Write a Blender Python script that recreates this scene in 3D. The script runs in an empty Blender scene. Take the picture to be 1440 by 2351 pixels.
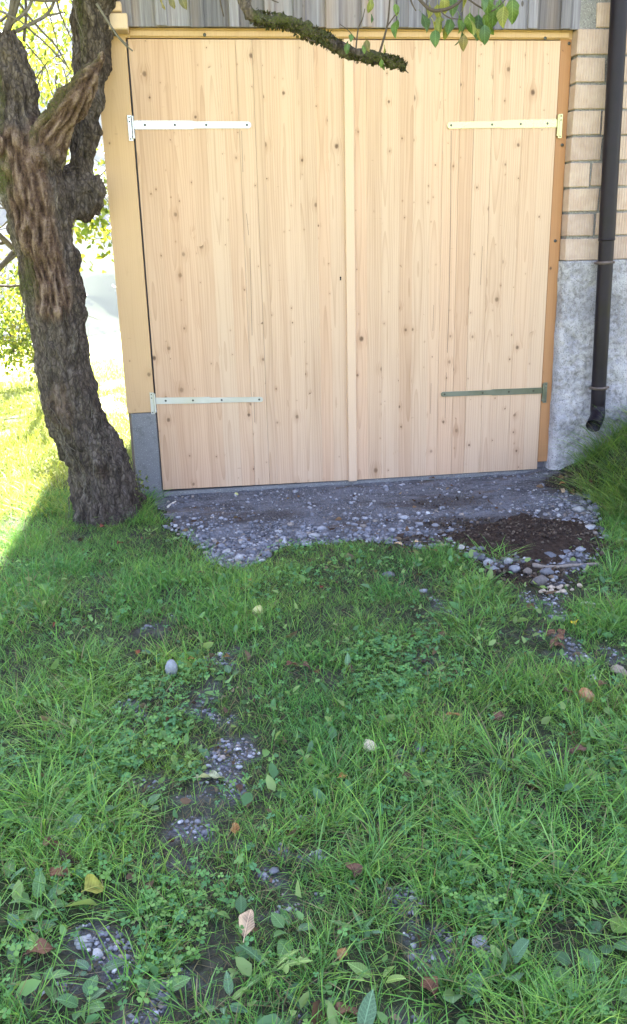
import bpy, bmesh, math, random
import numpy as np
from mathutils import Vector, Matrix
sc = bpy.context.scene
C = sc.collection
R_ = math.radians
# ------------------------------------------------------------------ camera
F, CX, CY = 2000.0, 720.0, 1175.5            # photograph pixels (1440 x 2351)
CAM = np.array([-1.0, -5.525, 1.556])
ROT = np.array([[0.99001349, -0.06425585, 0.12547699],
                [-0.13897262, -0.29545003, 0.94519622],
                [-0.02366220, -0.95319487, -0.30142932]])   # camera axes (right, down, forward) -> world
cd = bpy.data.cameras.new('camera')
cam = bpy.data.objects.new('camera', cd)
C.objects.link(cam)
cd.sensor_fit = 'VERTICAL'; cd.sensor_height = 24.0; cd.lens = 24.0 * F / 2351.0
cd.clip_start = 0.05; cd.clip_end = 20000
M4 = Matrix.Identity(4)
for i in range(3):
    M4[i][0] = ROT[i, 0]; M4[i][1] = -ROT[i, 1]; M4[i][2] = -ROT[i, 2]; M4[i][3] = CAM[i]
cam.matrix_world = M4
sc.camera = cam
# ------------------------------------------------------------------ sky, sun, exposure
SUN_EL = 42.0
SUN_DIR = Vector((-0.032, -1.0, 0)).normalized()        # where shadows fall
w = bpy.data.worlds.new('World'); sc.world = w; w.use_nodes = True
nt = w.node_tree
bg = nt.nodes['Background']
sky = nt.nodes.new('ShaderNodeTexSky'); sky.sky_type = 'NISHITA'; sky.sun_disc = False
sky.sun_elevation = R_(SUN_EL); sky.sun_rotation = math.atan2(-SUN_DIR.x, -SUN_DIR.y)
sky.air_density = 1.0; sky.dust_density = 3.5; sky.ozone_density = 0.6; sky.altitude = 900
nt.links.new(sky.outputs[0], bg.inputs[0]); bg.inputs[1].default_value = 0.05
sd = bpy.data.lights.new('sun', 'SUN'); sd.energy = 5.0; sd.angle = R_(0.53); sd.color = (1.0, 0.94, 0.84)
sun = bpy.data.objects.new('sun', sd); C.objects.link(sun)
tv = Vector((SUN_DIR.x * math.cos(R_(SUN_EL)), SUN_DIR.y * math.cos(R_(SUN_EL)), -math.sin(R_(SUN_EL))))
sun.rotation_euler = tv.to_track_quat('-Z', 'Y').to_euler(); sun.location = (0, 20, 30)
sc.view_settings.view_transform = 'Standard'; sc.view_settings.look = 'None'
sc.view_settings.gamma = 1.0; sc.view_settings.use_curve_mapping = False
sc.view_settings.exposure = 3.98
sc.view_settings.use_white_balance = True; sc.view_settings.white_balance_temperature = 6250; sc.view_settings.white_balance_tint = 17
sc.cycles.max_bounces = 8; sc.cycles.transparent_max_bounces = 8

rng = np.random.default_rng(7); random.seed(7)
# ------------------------------------------------------------------ numeric helpers
def _hash(ix, iy, iz):
    h = (ix.astype(np.int64) * 374761393 + iy.astype(np.int64) * 668265263 + iz.astype(np.int64) * 2147483647 + 1274126177) & 0xffffffff
    h = ((h ^ (h >> 13)) * 1274126177) & 0xffffffff
    h = h ^ (h >> 16)
    return (h & 0xffff) / 65535.0
def vnoise(x, y, z=0.0):
    x, y, z = np.broadcast_arrays(np.asarray(x, float), np.asarray(y, float), np.asarray(z, float))
    xi, yi, zi = np.floor(x), np.floor(y), np.floor(z)
    fx, fy, fz = x - xi, y - yi, z - zi
    fx, fy, fz = [t * t * (3 - 2 * t) for t in (fx, fy, fz)]
    r = 0
    for a in (0, 1):
        for b in (0, 1):
            for c in (0, 1):
                r = r + _hash(xi + a, yi + b, zi + c) * (fx if a else 1 - fx) * (fy if b else 1 - fy) * (fz if c else 1 - fz)
    return r
def fbm(x, y, z=0.0, o=4):
    r, a, s = 0, 0.5, 0
    for k in range(o):
        r = r + a * vnoise(np.asarray(x) * 2**k + 17.3 * k, np.asarray(y) * 2**k + 5.1 * k, np.asarray(z) * 2**k); s += a; a *= 0.5
    return r / s
def sstep(a, b, x):
    t = np.clip((np.asarray(x, float) - a) / (b - a), 0, 1); return t * t * (3 - 2 * t)
def ray(px, py):
    return ROT @ np.array([px - CX, py - CY, F])
def wall(px, py, y0=0.0):                     # the point of the vertical plane y = y0 seen at a photograph pixel
    v = ray(px, py); return CAM + v * ((y0 - CAM[1]) / v[1])
# ------------------------------------------------------------------ terrain height
def height0(x, y):
    x = np.asarray(x, float); y = np.asarray(y, float)
    z = -0.035 + 0 * x * y
    # lawn swells a little between pad and viewer
    z = z + 0.030 * sstep(-1.0, -1.6, y)
    # bank on the right of the pad
    z = z + (0.34 + .16 * (vnoise(x * 5.0, y * 5.0, 2.0) - .5)) * sstep(1.30, 2.15, x + 0.10 * (y + .5) + .22 * (vnoise(x * 4.1 + 9, y * 4.1, 5.0) - .5)) * sstep(-2.0, -0.7, y)
    z = z + 0.10 * sstep(0.9, 3.2, x) * sstep(-0.5, -1.5, y)
    # left side drops softly towards the valley
    t = sstep(-1.2, -1.7, x)
    s = t * (-0.55 * (x + 1.9) + 0.84 * (y - 0.3)) + (1 - t) * 0.84 * (y - 10.0)
    z = z - 0.030 * np.clip(s, 0, 14) - 0.10 * sstep(-1.9, -3.6, x)
    far = np.clip(s - 13.0, 0, 420)
    z = z - (0.50 * far - 3.0 * (1 - np.exp(-far / 6.0)))
    return z
def height(x, y):
    x = np.asarray(x, float); y = np.asarray(y, float)
    z = height0(x, y)
    n = (fbm(x * 1.7, y * 1.7, 3.0, 3) - 0.5) * 0.045 + (vnoise(x * 7, y * 7, 8.0) - 0.5) * 0.012
    amp = sstep(-0.15, -1.2, y) * 0.8 + 0.2
    z = z + n * amp
    return z
def ground(px, py):                            # where the line of sight of a pixel meets the ground
    v = ray(px, py); v = v / np.linalg.norm(v)
    t = 0.8
    for k in range(4000):
        p = CAM + v * t
        h = p[2] - float(height(p[0], p[1]))
        if h < 0.001: break
        t += max(0.002, h * 0.5)
    return CAM + v * t
# ------------------------------------------------------------------ mesh helpers
def mesh_np(name, verts, faces_list, smooth=False):
    """faces_list: list of int arrays (n,k)"""
    me = bpy.data.meshes.new(name)
    verts = np.asarray(verts, np.float32).reshape(-1, 3)
    me.vertices.add(len(verts)); me.vertices.foreach_set('co', verts.ravel())
    idx = np.concatenate([np.asarray(f, np.int32).ravel() for f in faces_list])
    tot = np.concatenate([np.full(len(f), np.asarray(f).shape[1], np.int32) for f in faces_list])
    start = np.concatenate([[0], np.cumsum(tot)[:-1]]).astype(np.int32)
    me.loops.add(len(idx)); me.loops.foreach_set('vertex_index', idx)
    me.polygons.add(len(tot)); me.polygons.foreach_set('loop_start', start)
    if smooth: me.polygons.foreach_set('use_smooth', np.ones(len(tot), bool))
    me.update(calc_edges=True)
    return me
def attr(me, name, data, kind='FLOAT'):
    a = me.attributes.new(name, 'FLOAT_COLOR' if kind == 'COLOR' else 'FLOAT', 'POINT')
    if kind == 'COLOR':
        d = np.ones((len(me.vertices), 4), np.float32); d[:, :3] = data
        a.data.foreach_set('color', d.ravel())
    else:
        a.data.foreach_set('value', np.asarray(data, np.float32).ravel())
def link(name, data, mat=None, parent=None, loc=None):
    o = bpy.data.objects.new(name, data); C.objects.link(o)
    if mat is not None and data is not None and not data.materials: data.materials.append(mat)
    if parent is not None: o.parent = parent
    if loc is not None: o.location = loc
    return o
def empty(name, loc=(0, 0, 0), rz=0.0):
    o = bpy.data.objects.new(name, None); C.objects.link(o); o.location = loc; o.rotation_euler = (0, 0, rz)
    o.empty_display_size = 0.05
    return o
def tag(o, label, cat=None, group=None, kind=None):
    o['label'] = label
    if cat: o['category'] = cat
    if group: o['group'] = group
    if kind: o['kind'] = kind
    return o
def box_mesh(name, x0, x1, y0, y1, z0, z1, bev=0.0, seg=1):
    bm = bmesh.new()
    bmesh.ops.create_cube(bm, size=1.0)
    for v in bm.verts:
        v.co.x = x0 if v.co.x < 0 else x1
        v.co.y = y0 if v.co.y < 0 else y1
        v.co.z = z0 if v.co.z < 0 else z1
    if bev > 0:
        bmesh.ops.bevel(bm, geom=bm.edges[:], offset=bev, segments=seg, affect='EDGES', profile=0.5)
    me = bpy.data.meshes.new(name); bm.to_mesh(me); bm.free()
    return me
def frames(pts):
    pts = np.asarray(pts, float); n = len(pts)
    T = np.gradient(pts, axis=0); T /= np.linalg.norm(T, axis=1)[:, None] + 1e-12
    U = np.zeros_like(pts); ref = np.array([0.31, 0.9, 0.1])
    if abs(np.dot(ref, T[0])) > .95: ref = np.array([1., 0, 0])
    u = ref - T[0] * np.dot(ref, T[0]); u /= np.linalg.norm(u)
    for i in range(n):
        u = u - T[i] * np.dot(u, T[i]); u /= np.linalg.norm(u); U[i] = u
    return T, U, np.cross(T, U)
def tube_np(pts, rad, k=8, cap=True):
    pts = np.asarray(pts, float); rad = np.broadcast_to(np.asarray(rad, float), (len(pts),))
    T, U, V = frames(pts); a = np.linspace(0, 2 * np.pi, k, endpoint=False)
    ring = pts[:, None, :] + rad[:, None, None] * (np.cos(a)[None, :, None] * U[:, None, :] + np.sin(a)[None, :, None] * V[:, None, :])
    v = ring.reshape(-1, 3); q = []
    n = len(pts)
    i = np.arange(n - 1)[:, None] * k; j = np.arange(k)[None, :]; j2 = (j + 1) % k
    q = np.stack([i + j, i + j2, i + k + j2, i + k + j], -1).reshape(-1, 4)
    t = np.zeros((0, 3), int)
    if cap:
        v = np.vstack([v, pts[0], pts[-1]]); c0, c1 = n * k, n * k + 1
        jj = np.arange(k); j3 = (jj + 1) % k
        t = np.vstack([np.stack([np.full(k, c0), j3, jj], -1), np.stack([np.full(k, c1), (n - 1) * k + jj, (n - 1) * k + j3], -1)])
    return v, q, t
class MB:
    def __init__(s): s.v = []; s.q = []; s.t = []; s.n = 0; s.c = []
    def add(s, v, q=None, t=None, col=None):
        v = np.asarray(v, float).reshape(-1, 3)
        if q is not None and len(q): s.q.append(np.asarray(q) + s.n)
        if t is not None and len(t): s.t.append(np.asarray(t) + s.n)
        s.v.append(v); s.n += len(v)
        if col is not None: s.c.append(np.broadcast_to(np.asarray(col, float), (len(v), 3)))
    def tube(s, pts, rad, k=8, cap=True, col=None):
        v, q, t = tube_np(pts, rad, k, cap); s.add(v, q, t, col)
    def mesh(s, name, smooth=False):
        fl = []
        if s.q: fl.append(np.vstack(s.q))
        if s.t: fl.append(np.vstack(s.t))
        me = mesh_np(name, np.vstack(s.v), fl, smooth)
        if s.c: attr(me, 'col', np.vstack(s.c), 'COLOR')
        return me
def smooth_path(pts, n):
    """Catmull-Rom through points (any dimension)"""
    P = np.asarray(pts, float); P = np.vstack([2 * P[0] - P[1], P, 2 * P[-1] - P[-2]])
    out = []; m = len(P) - 3
    for u in np.linspace(0, m - 1e-6, n):
        i = int(u); t = u - i
        a, b, c, d = P[i:i + 4]
        out.append(0.5 * ((2 * b) + (-a + c) * t + (2 * a - 5 * b + 4 * c - d) * t * t + (-a + 3 * b - 3 * c + d) * t**3))
    return np.array(out)
# ------------------------------------------------------------------ material helpers
class NG:
    def __init__(s, name):
        s.m = bpy.data.materials.new(name); s.m.use_nodes = True; s.t = s.m.node_tree
        s.b = s.t.nodes['Principled BSDF']; s.out = s.t.nodes['Material Output']
    def n(s, typ, **kw):
        nd = s.t.nodes.new(typ)
        for k, v in kw.items(): setattr(nd, k, v)
        return nd
    def l(s, a, b): s.t.links.new(a, b)
    def _in(s, sock, v):
        if isinstance(v, bpy.types.NodeSocket): s.l(v, sock)
        elif v is not None: sock.default_value = v
    def math(s, op, a, b=None, c=None, clamp=False):
        nd = s.n('ShaderNodeMath', operation=op); nd.use_clamp = clamp
        for i, v in enumerate((a, b, c)):
            if v is not None: s._in(nd.inputs[i], v)
        return nd.outputs[0]
    def vmath(s, op, a, b=None):
        nd = s.n('ShaderNodeVectorMath', operation=op)
        s._in(nd.inputs[0], a)
        if b is not None: s._in(nd.inputs[1], b)
        return nd.outputs['Value'] if op in ('LENGTH', 'DISTANCE', 'DOT_PRODUCT') else nd.outputs[0]
    def mix(s, f, a, b, mode='MIX'):
        nd = s.n('ShaderNodeMix', data_type='RGBA', blend_type=mode)
        s._in(nd.inputs[0], f); s._in(nd.inputs[6], a if not isinstance(a, tuple) else (*a, 1)[:4]); s._in(nd.inputs[7], b if not isinstance(b, tuple) else (*b, 1)[:4])
        return nd.outputs[2]
    def noise(s, vec, scale, detail=3, rough=0.55, dist=0.0):
        nd = s.n('ShaderNodeTexNoise'); s._in(nd.inputs['Vector'], vec)
        nd.inputs['Scale'].default_value = scale; nd.inputs['Detail'].default_value = detail
        nd.inputs['Roughness'].default_value = rough; nd.inputs['Distortion'].default_value = dist
        return nd.outputs[0]
    def ramp(s, f, stops):
        nd = s.n('ShaderNodeValToRGB'); s._in(nd.inputs[0], f); e = nd.color_ramp.elements
        while len(e) < len(stops): e.new(0.5)
        for i, (p, c) in enumerate(stops):
            e[i].position = p; e[i].color = (*c, 1) if isinstance(c, tuple) else (c, c, c, 1)
        return nd.outputs[0]
    def map(s, v, a, b, c=0.0, d=1.0):
        nd = s.n('ShaderNodeMapRange'); nd.interpolation_type = 'SMOOTHSTEP'
        s._in(nd.inputs[0], v); nd.inputs[1].default_value = a; nd.inputs[2].default_value = b
        nd.inputs[3].default_value = c; nd.inputs[4].default_value = d
        return nd.outputs[0]
    def obj(s, rand=True, scale=None):
        tc = s.n('ShaderNodeTexCoord').outputs['Object']
        if rand:
            r = s.n('ShaderNodeObjectInfo').outputs['Random']
            cb = s.n('ShaderNodeCombineXYZ')
            for i, k in enumerate((37.7, 91.3, 53.9)): s.l(s.math('MULTIPLY', r, k), cb.inputs[i])
            tc = s.vmath('ADD', tc, cb.outputs[0])
        if scale: tc = s.vmath('MULTIPLY', tc, scale)
        return tc
    def rnd(s, k=1.0):
        r = s.n('ShaderNodeObjectInfo').outputs['Random']
        return s.math('FRACT', s.math('MULTIPLY', r, k))
    def attr(s, name):
        nd = s.n('ShaderNodeAttribute'); nd.attribute_name = name; return nd
    def bump(s, h, strength, dist=0.01):
        nd = s.n('ShaderNodeBump'); s._in(nd.inputs['Height'], h); nd.inputs['Strength'].default_value = strength
        nd.inputs['Distance'].default_value = dist; s.l(nd.outputs[0], s.b.inputs['Normal'])
    def base(s, c): s._in(s.b.inputs['Base Color'], (*c, 1) if isinstance(c, tuple) else c)
    def rough(s, r): s._in(s.b.inputs['Roughness'], r)
    def spec(s, v): s.b.inputs['Specular IOR Level'].default_value = v

def mat_pine(name, light, dark, knots=1.0, knotcol=(0.10, 0.050, 0.024), ring=90.0, contrast=0.55, rough=0.55):
    """spruce boards, grain along local z: rings, knots with deflected grain, tone differing by board"""
    g = NG(name); P = g.obj()
    sep = g.n('ShaderNodeSeparateXYZ'); g.l(P, sep.inputs[0]); x, z = sep.outputs[0], sep.outputs[2]
    flat = g.n('ShaderNodeCombineXYZ'); g.l(x, flat.inputs[0]); g.l(z, flat.inputs[2]); flat = flat.outputs[0]
    kS = (9.0, 1.0, 6.0)
    sp = g.vmath('MULTIPLY', flat, kS)
    vo = g.n('ShaderNodeTexVoronoi'); vo.inputs['Scale'].default_value = 1.0; vo.inputs['Randomness'].default_value = 1.0
    g.l(sp, vo.inputs['Vector'])
    dv = g.vmath('DIVIDE', g.vmath('SUBTRACT', sp, vo.outputs['Position']), kS)
    dv = g.vmath('MULTIPLY', dv, (1.0, 0.0, 0.8))
    cs = g.n('ShaderNodeSeparateColor'); g.l(vo.outputs['Color'], cs.inputs[0])
    wob = g.math('MULTIPLY', g.math('SUBTRACT', g.noise(flat, 90, 2), 0.5), 0.006)
    dist = g.math('ADD', g.vmath('LENGTH', dv), wob)
    rad = g.math('MULTIPLY_ADD', g.math('POWER', cs.outputs[1], 3.0), 0.0110, 0.0022)
    pres = g.math('GREATER_THAN', g.math('ADD', cs.outputs[0], g.math('MULTIPLY', g.math('SUBTRACT', g.noise(flat, 3.1, 2), 0.5), 1.3)), 1.0 - 0.46 * knots)
    km = g.math('MULTIPLY', g.math('SUBTRACT', 1.0, g.math('DIVIDE', g.math('SUBTRACT', dist, g.math('MULTIPLY', rad, 0.55)), g.math('MULTIPLY', rad, 0.75), clamp=True)), pres, clamp=True)
    halo = g.math('MULTIPLY', g.math('SUBTRACT', 1.0, g.math('DIVIDE', dist, g.math('MULTIPLY', rad, 4.5)), clamp=True), pres, clamp=True)
    dsep = g.n('ShaderNodeSeparateXYZ'); g.l(dv, dsep.inputs[0])
    push = g.math('MULTIPLY', g.math('MULTIPLY', dsep.outputs[0], halo), -0.9)
    lowz = g.noise(g.vmath('MULTIPLY', flat, (1.3, 1, 0.55)), 1.0, 3, 0.5)
    x2 = g.math('ADD', g.math('ADD', x, push), g.math('MULTIPLY', lowz, 0.035))
    # distance from the pith of the log the board was cut from
    px = g.math('MULTIPLY', g.math('SUBTRACT', g.math('FRACT', g.math('MULTIPLY', x2, 8.5)), 0.5), 0.118)
    py = g.math('MULTIPLY_ADD', g.noise(g.vmath('MULTIPLY', flat, (0.2, 1, 0.5)), 1.3, 2), 0.10, -0.015)
    r = g.math('SQRT', g.math('ADD', g.math('MULTIPLY', px, px), g.math('MULTIPLY', py, py)))
    rg = g.math('FRACT', g.math('MULTIPLY', r, ring))
    late = g.math('POWER', rg, 3.0)
    fine = g.noise(g.vmath('MULTIPLY', flat, (140, 1, 2.2)), 1.0, 3, 0.6)
    broad = g.noise(g.vmath('MULTIPLY', flat, (22, 1, 0.8)), 1.0, 3, 0.55)
    strk = g.map(g.noise(g.vmath('MULTIPLY', flat, (48, 1, 0.9)), 1.0, 4, 0.6), 0.56, 0.72)
    fac = g.math('MULTIPLY', late, 0.48 * contrast)
    fac = g.math('ADD', fac, g.math('MULTIPLY', g.math('SUBTRACT', fine, 0.45), 0.55 * contrast))
    fac = g.math('ADD', fac, g.math('MULTIPLY', g.math('SUBTRACT', broad, 0.42), 0.9 * contrast))
    fac = g.math('ADD', fac, g.math('MULTIPLY', strk, 0.32 * contrast))
    fac = g.math('ADD', fac, g.math('MULTIPLY', g.math('SUBTRACT', g.rnd(7.3), 0.45), 0.42 * contrast))
    fac = g.math('ADD', fac, g.math('MULTIPLY', halo, 0.35), clamp=True)
    col = g.mix(fac, light, dark)
    pink = g.mix(g.rnd(13.7), (1.0, 1.0, 1.0), (1.03, 0.965, 0.93))
    col = g.mix(1.0, col, pink, 'MULTIPLY')
    # resin pockets and bruises
    sm = g.math('MULTIPLY', g.map(g.noise(g.vmath('MULTIPLY', flat, (11, 1, 60)), 1.0, 3, 0.6), 0.66, 0.74), g.map(g.noise(flat, 7.0, 2), 0.5, 0.62))
    col = g.mix(g.math('MULTIPLY', sm, 0.55), col, (0.22, 0.13, 0.065))
    col = g.mix(g.math('MULTIPLY', km, g.math('MULTIPLY_ADD', cs.outputs[2], 0.5, 0.45)), col, knotcol)
    g.base(col); g.rough(rough); g.spec(0.35)
    g.bump(g.math('ADD', fine, g.math('MULTIPLY', km, -0.6)), 0.10, 0.002)
    return g.m
PINE = mat_pine('pine_new', (0.535, 0.375, 0.252), (0.345, 0.205, 0.115), contrast=0.95)
PINE_YELLOW = mat_pine('pine_yellow', (0.515, 0.345, 0.19), (0.39, 0.235, 0.11), knots=0.45, contrast=0.5)
PINE_ORANGE = mat_pine('pine_orange', (0.40, 0.205, 0.088), (0.30, 0.14, 0.055), knots=0.3, contrast=0.5)
PINE_PALE = mat_pine('pine_pale', (0.56, 0.42, 0.295), (0.46, 0.32, 0.21), knots=0.1, contrast=0.35)

def mat_weathered():
    g = NG('weathered_board'); P = g.obj()
    st = g.vmath('MULTIPLY', P, (60, 60, 1.6))
    a = g.noise(st, 1.0, 4, 0.65); b = g.noise(g.vmath('MULTIPLY', P, (7, 7, 0.7)), 1.0, 3)
    col = g.ramp(a, [(0.25, (0.080, 0.073, 0.086)), (0.5, (0.165, 0.156, 0.178)), (0.75, (0.245, 0.235, 0.258))])
    brown = g.math('MULTIPLY', g.map(b, 0.40, 0.65), g.rnd(5.1))
    col = g.mix(brown, col, (0.24, 0.165, 0.115))
    col = g.mix(1.0, col, g.ramp(g.rnd(11.3), [(0.0, 0.58), (1.0, 1.5)]), 'MULTIPLY')
    vo = g.n('ShaderNodeTexVoronoi'); g.l(g.vmath('MULTIPLY', P, (9, 1, 4.5)), vo.inputs['Vector']); vo.inputs['Scale'].default_value = 1
    col = g.mix(g.map(vo.outputs[0], 0.05, 0.09, 0.8, 0.0), col, (0.06, 0.045, 0.035))
    g.base(col); g.rough(0.85); g.spec(0.2); g.bump(a, 0.5, 0.004)
    return g.m
WEATH = mat_weathered()
def mat_concrete(name, c0, c1, rough_scale=1.0, bump=0.6, dark=(0.05, 0.047, 0.045)):
    g = NG(name); P = g.obj(False)
    n1 = g.noise(P, 3.0, 5, 0.6); n2 = g.noise(P, 45 * rough_scale, 4, 0.7); n3 = g.noise(P, 160, 2, 0.6)
    col = g.mix(g.map(n1, 0.3, 0.7), c0, c1)
    col = g.mix(g.map(n2, 0.50, 0.66, 0.0, 0.75), col, dark)
    col = g.mix(g.map(n3, 0.55, 0.75, 0, 0.5), col, (0.62, 0.60, 0.58))
    g.base(col); g.rough(0.92); g.spec(0.2)
    g.bump(g.math('ADD', g.math('MULTIPLY', n2, -1.0), g.math('MULTIPLY', n3, 0.5)), bump, 0.02)
    return g.m
def mat_plinth():
    g = NG('rough_plinth'); P = g.obj(False)
    big = g.noise(P, 3.4, 4, 0.6); med = g.noise(P, 30, 5, 0.7); fin = g.noise(P, 120, 3, 0.65)
    col = g.mix(g.map(big, 0.38, 0.62), (0.47, 0.45, 0.45), (0.32, 0.31, 0.33))
    col = g.mix(g.math('MULTIPLY', g.map(med, 0.47, 0.60), g.map(g.noise(P, 5.5, 3, 0.5), 0.40, 0.58, 0.15, 0.62)), col, (0.15, 0.135, 0.13))
    col = g.mix(g.map(fin, 0.56, 0.70, 0, 0.4), col, (0.52, 0.50, 0.49))
    col = g.mix(g.map(fin, 0.455, 0.37, 0, 0.72), col, (0.10, 0.09, 0.088))
    g.base(col); g.rough(0.95); g.spec(0.15)
    g.bump(g.math('ADD', g.math('MULTIPLY', med, -1.0), g.math('MULTIPLY', fin, 1.0)), 0.9, 0.012)
    return g.m
PLINTH = mat_plinth()
SMOOTHC = mat_concrete('grey_cement', (0.20, 0.20, 0.205), (0.165, 0.165, 0.17), 0.4, 0.15, (0.14, 0.14, 0.14))
MORTAR = mat_concrete('mortar', (0.20, 0.19, 0.18), (0.28, 0.265, 0.25), 1.5, 0.6, (0.10, 0.095, 0.09))
def mat_brick():
    g = NG('ribbed_clay_brick'); P = g.obj(False); Q = g.obj()
    sep = g.n('ShaderNodeSeparateXYZ'); g.l(P, sep.inputs[0])
    rib = g.math('SINE', g.math('MULTIPLY', sep.outputs[0], 2 * math.pi / 0.017))
    n = g.noise(Q, 14, 5, 0.6); m = g.noise(Q, 80, 3, 0.6)
    col = g.mix(g.map(n, 0.3, 0.72), (0.50, 0.385, 0.31), (0.43, 0.315, 0.245))
    col = g.mix(1.0, col, g.ramp(g.rnd(3.7), [(0.0, (0.88, 0.86, 0.86)), (0.5, (1.0, 1.0, 1.0)), (1.0, (1.1, 1.06, 1.0))]), 'MULTIPLY')
    col = g.mix(g.map(m, 0.62, 0.8, 0, 0.5), col, (0.30, 0.25, 0.21))
    col = g.mix(g.map(rib, -1.0, -0.4, 0.14, 0), col, (0.25, 0.17, 0.12))
    g.base(col); g.rough(0.85); g.spec(0.25)
    g.bump(g.math('ADD', g.math('MULTIPLY', rib, 0.6), g.math('MULTIPLY', m, 0.5)), 0.6, 0.003)
    return g.m
BRICK = mat_brick()
def mat_plain(name, c, rough=0.6, metal=0.0, var=0.15, scale=20, spec=0.5, bump=0.0):
    g = NG(name); P = g.obj()
    n = g.noise(P, scale, 4, 0.6)
    lo = tuple(v * (1 - var) for v in c); hi = tuple(min(1, v * (1 + var)) for v in c)
    g.base(g.mix(g.map(n, 0.3, 0.7), lo, hi)); g.rough(g.map(n, 0.3, 0.7, rough * 0.85, min(1, rough * 1.15)))
    g.b.inputs['Metallic'].default_value = metal; g.spec(spec)
    if bump: g.bump(n, bump, 0.01)
    return g.m
ZINC = mat_plain('yellow_zinc', (0.36, 0.36, 0.33), 0.30, 1.0, 0.06, 6)
ZINC_Y = mat_plain('pale_yellow_zinc', (0.38, 0.36, 0.19), 0.30, 1.0, 0.05, 6)
ZINC_REFL = mat_plain('zinc_dark_reflection', (0.17, 0.185, 0.175), 0.34, 1.0, 0.15, 7)  # same zinc, with the reflection of dark grass put into its colour
ZINC_G = mat_plain('dull_zinc', (0.46, 0.46, 0.45), 0.48, 1.0, 0.08, 7)
PIPE = mat_plain('brown_pipe', (0.011, 0.008, 0.012), 0.42, 0.0, 0.25, 9, 0.2)
PIPE_RING = mat_plain('pipe_clamp', (0.10, 0.075, 0.065), 0.5, 0.3, 0.3, 25)
BLACK = mat_plain('dark_hole', (0.008, 0.007, 0.006), 0.9)
ROOF = mat_plain('roof_tile', (0.20, 0.10, 0.07), 0.8, 0, 0.3, 6)

def mat_leafy(name, trans=0.35, rough=0.5, attr_name='col', color=None, var=0.25, veins=0.0, spec=0.35):
    g = NG(name)
    if color is None:
        col = g.attr(attr_name).outputs['Color']
    else:
        n = g.noise(g.obj(), 30, 3)
        col = g.mix(g.map(n, 0.3, 0.7), tuple(v * (1 - var) for v in color), tuple(v * (1 + var) for v in color))
        if veins:
            sp_ = g.n('ShaderNodeSeparateXYZ'); g.l(g.obj(False), sp_.inputs[0]); ay = g.math('ABSOLUTE', sp_.outputs[1])
            vein = g.math('POWER', g.math('ABSOLUTE', g.math('SINE', g.math('MULTIPLY', g.math('SUBTRACT', sp_.outputs[0], g.math('MULTIPLY', ay, 0.8)), 28.0 / veins))), 10.0)
            col = g.mix(g.math('MULTIPLY', vein, 0.35), col, tuple(min(1, v * 1.7 + .02) for v in color)); col = g.mix(g.map(ay, .006 * veins, .02 * veins, .75, 0), col, tuple(min(1, v * 2.0 + .04) for v in color))
        col = g.mix(1.0, col, g.ramp(g.rnd(9.1), [(0, (0.8, 0.85, 0.9)), (1, (1.25, 1.12, 0.9))]), 'MULTIPLY')
    g.base(col); g.rough(rough); g.spec(spec)
    tr = g.n('ShaderNodeBsdfTranslucent'); g.l(g.mix(1.0, col, (1.25, 1.15, 0.55), 'MULTIPLY'), tr.inputs[0])
    mx = g.n('ShaderNodeMixShader'); mx.inputs[0].default_value = trans
    g.l(g.b.outputs[0], mx.inputs[1]); g.l(tr.outputs[0], mx.inputs[2]); g.l(mx.outputs[0], g.out.inputs[0])
    return g.m
GRASS = mat_leafy('grass_blade', 0.36, 0.55, spec=0.2)
TREE_LEAF = mat_leafy('tree_leaf', 0.40, 0.45)

def mat_ground():
    g = NG('meadow_soil'); P = g.obj(False)
    n1 = g.noise(P, 2.2, 5, 0.6); n2 = g.noise(P, 26, 5, 0.65); n3 = g.noise(P, 120, 3, 0.6)
    soil = g.ramp(n2, [(0.3, (0.024, 0.020, 0.017)), (0.55, (0.062, 0.054, 0.046)), (0.8, (0.125, 0.110, 0.092))])
    straw = g.mix(g.map(n3, 0.5, 0.75, 0, 0.6), soil, (0.13, 0.11, 0.065))
    green = g.mix(g.map(n2, 0.35, 0.7), (0.018, 0.034, 0.009), (0.045, 0.068, 0.020))
    nearc = g.mix(g.map(n1, 0.35, 0.65, 0.25, 0.75), straw, green)
    gr = g.ramp(n3, [(0.3, (0.07, 0.07, 0.08)), (0.6, (0.17, 0.17, 0.19)), (0.8, (0.30, 0.30, 0.32))])
    col = g.mix(g.attr('bare').outputs['Fac'], nearc, gr)
    col = g.mix(g.attr('mud').outputs['Fac'], col, g.ramp(n2, [(0.3, (0.022, 0.015, 0.011)), (0.7, (0.060, 0.041, 0.030))]))
    mead = g.mix(g.map(g.noise(P, 0.9, 6, 0.65), 0.35, 0.65), (0.24, 0.27, 0.075), (0.40, 0.40, 0.16))
    col = g.mix(g.attr('far').outputs['Fac'], col, mead)
    g.base(col); g.rough(0.95); g.spec(0.15)
    g.bump(g.math('ADD', n2, g.math('MULTIPLY', n3, 0.5)), 0.8, 0.015)
    return g.m
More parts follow.
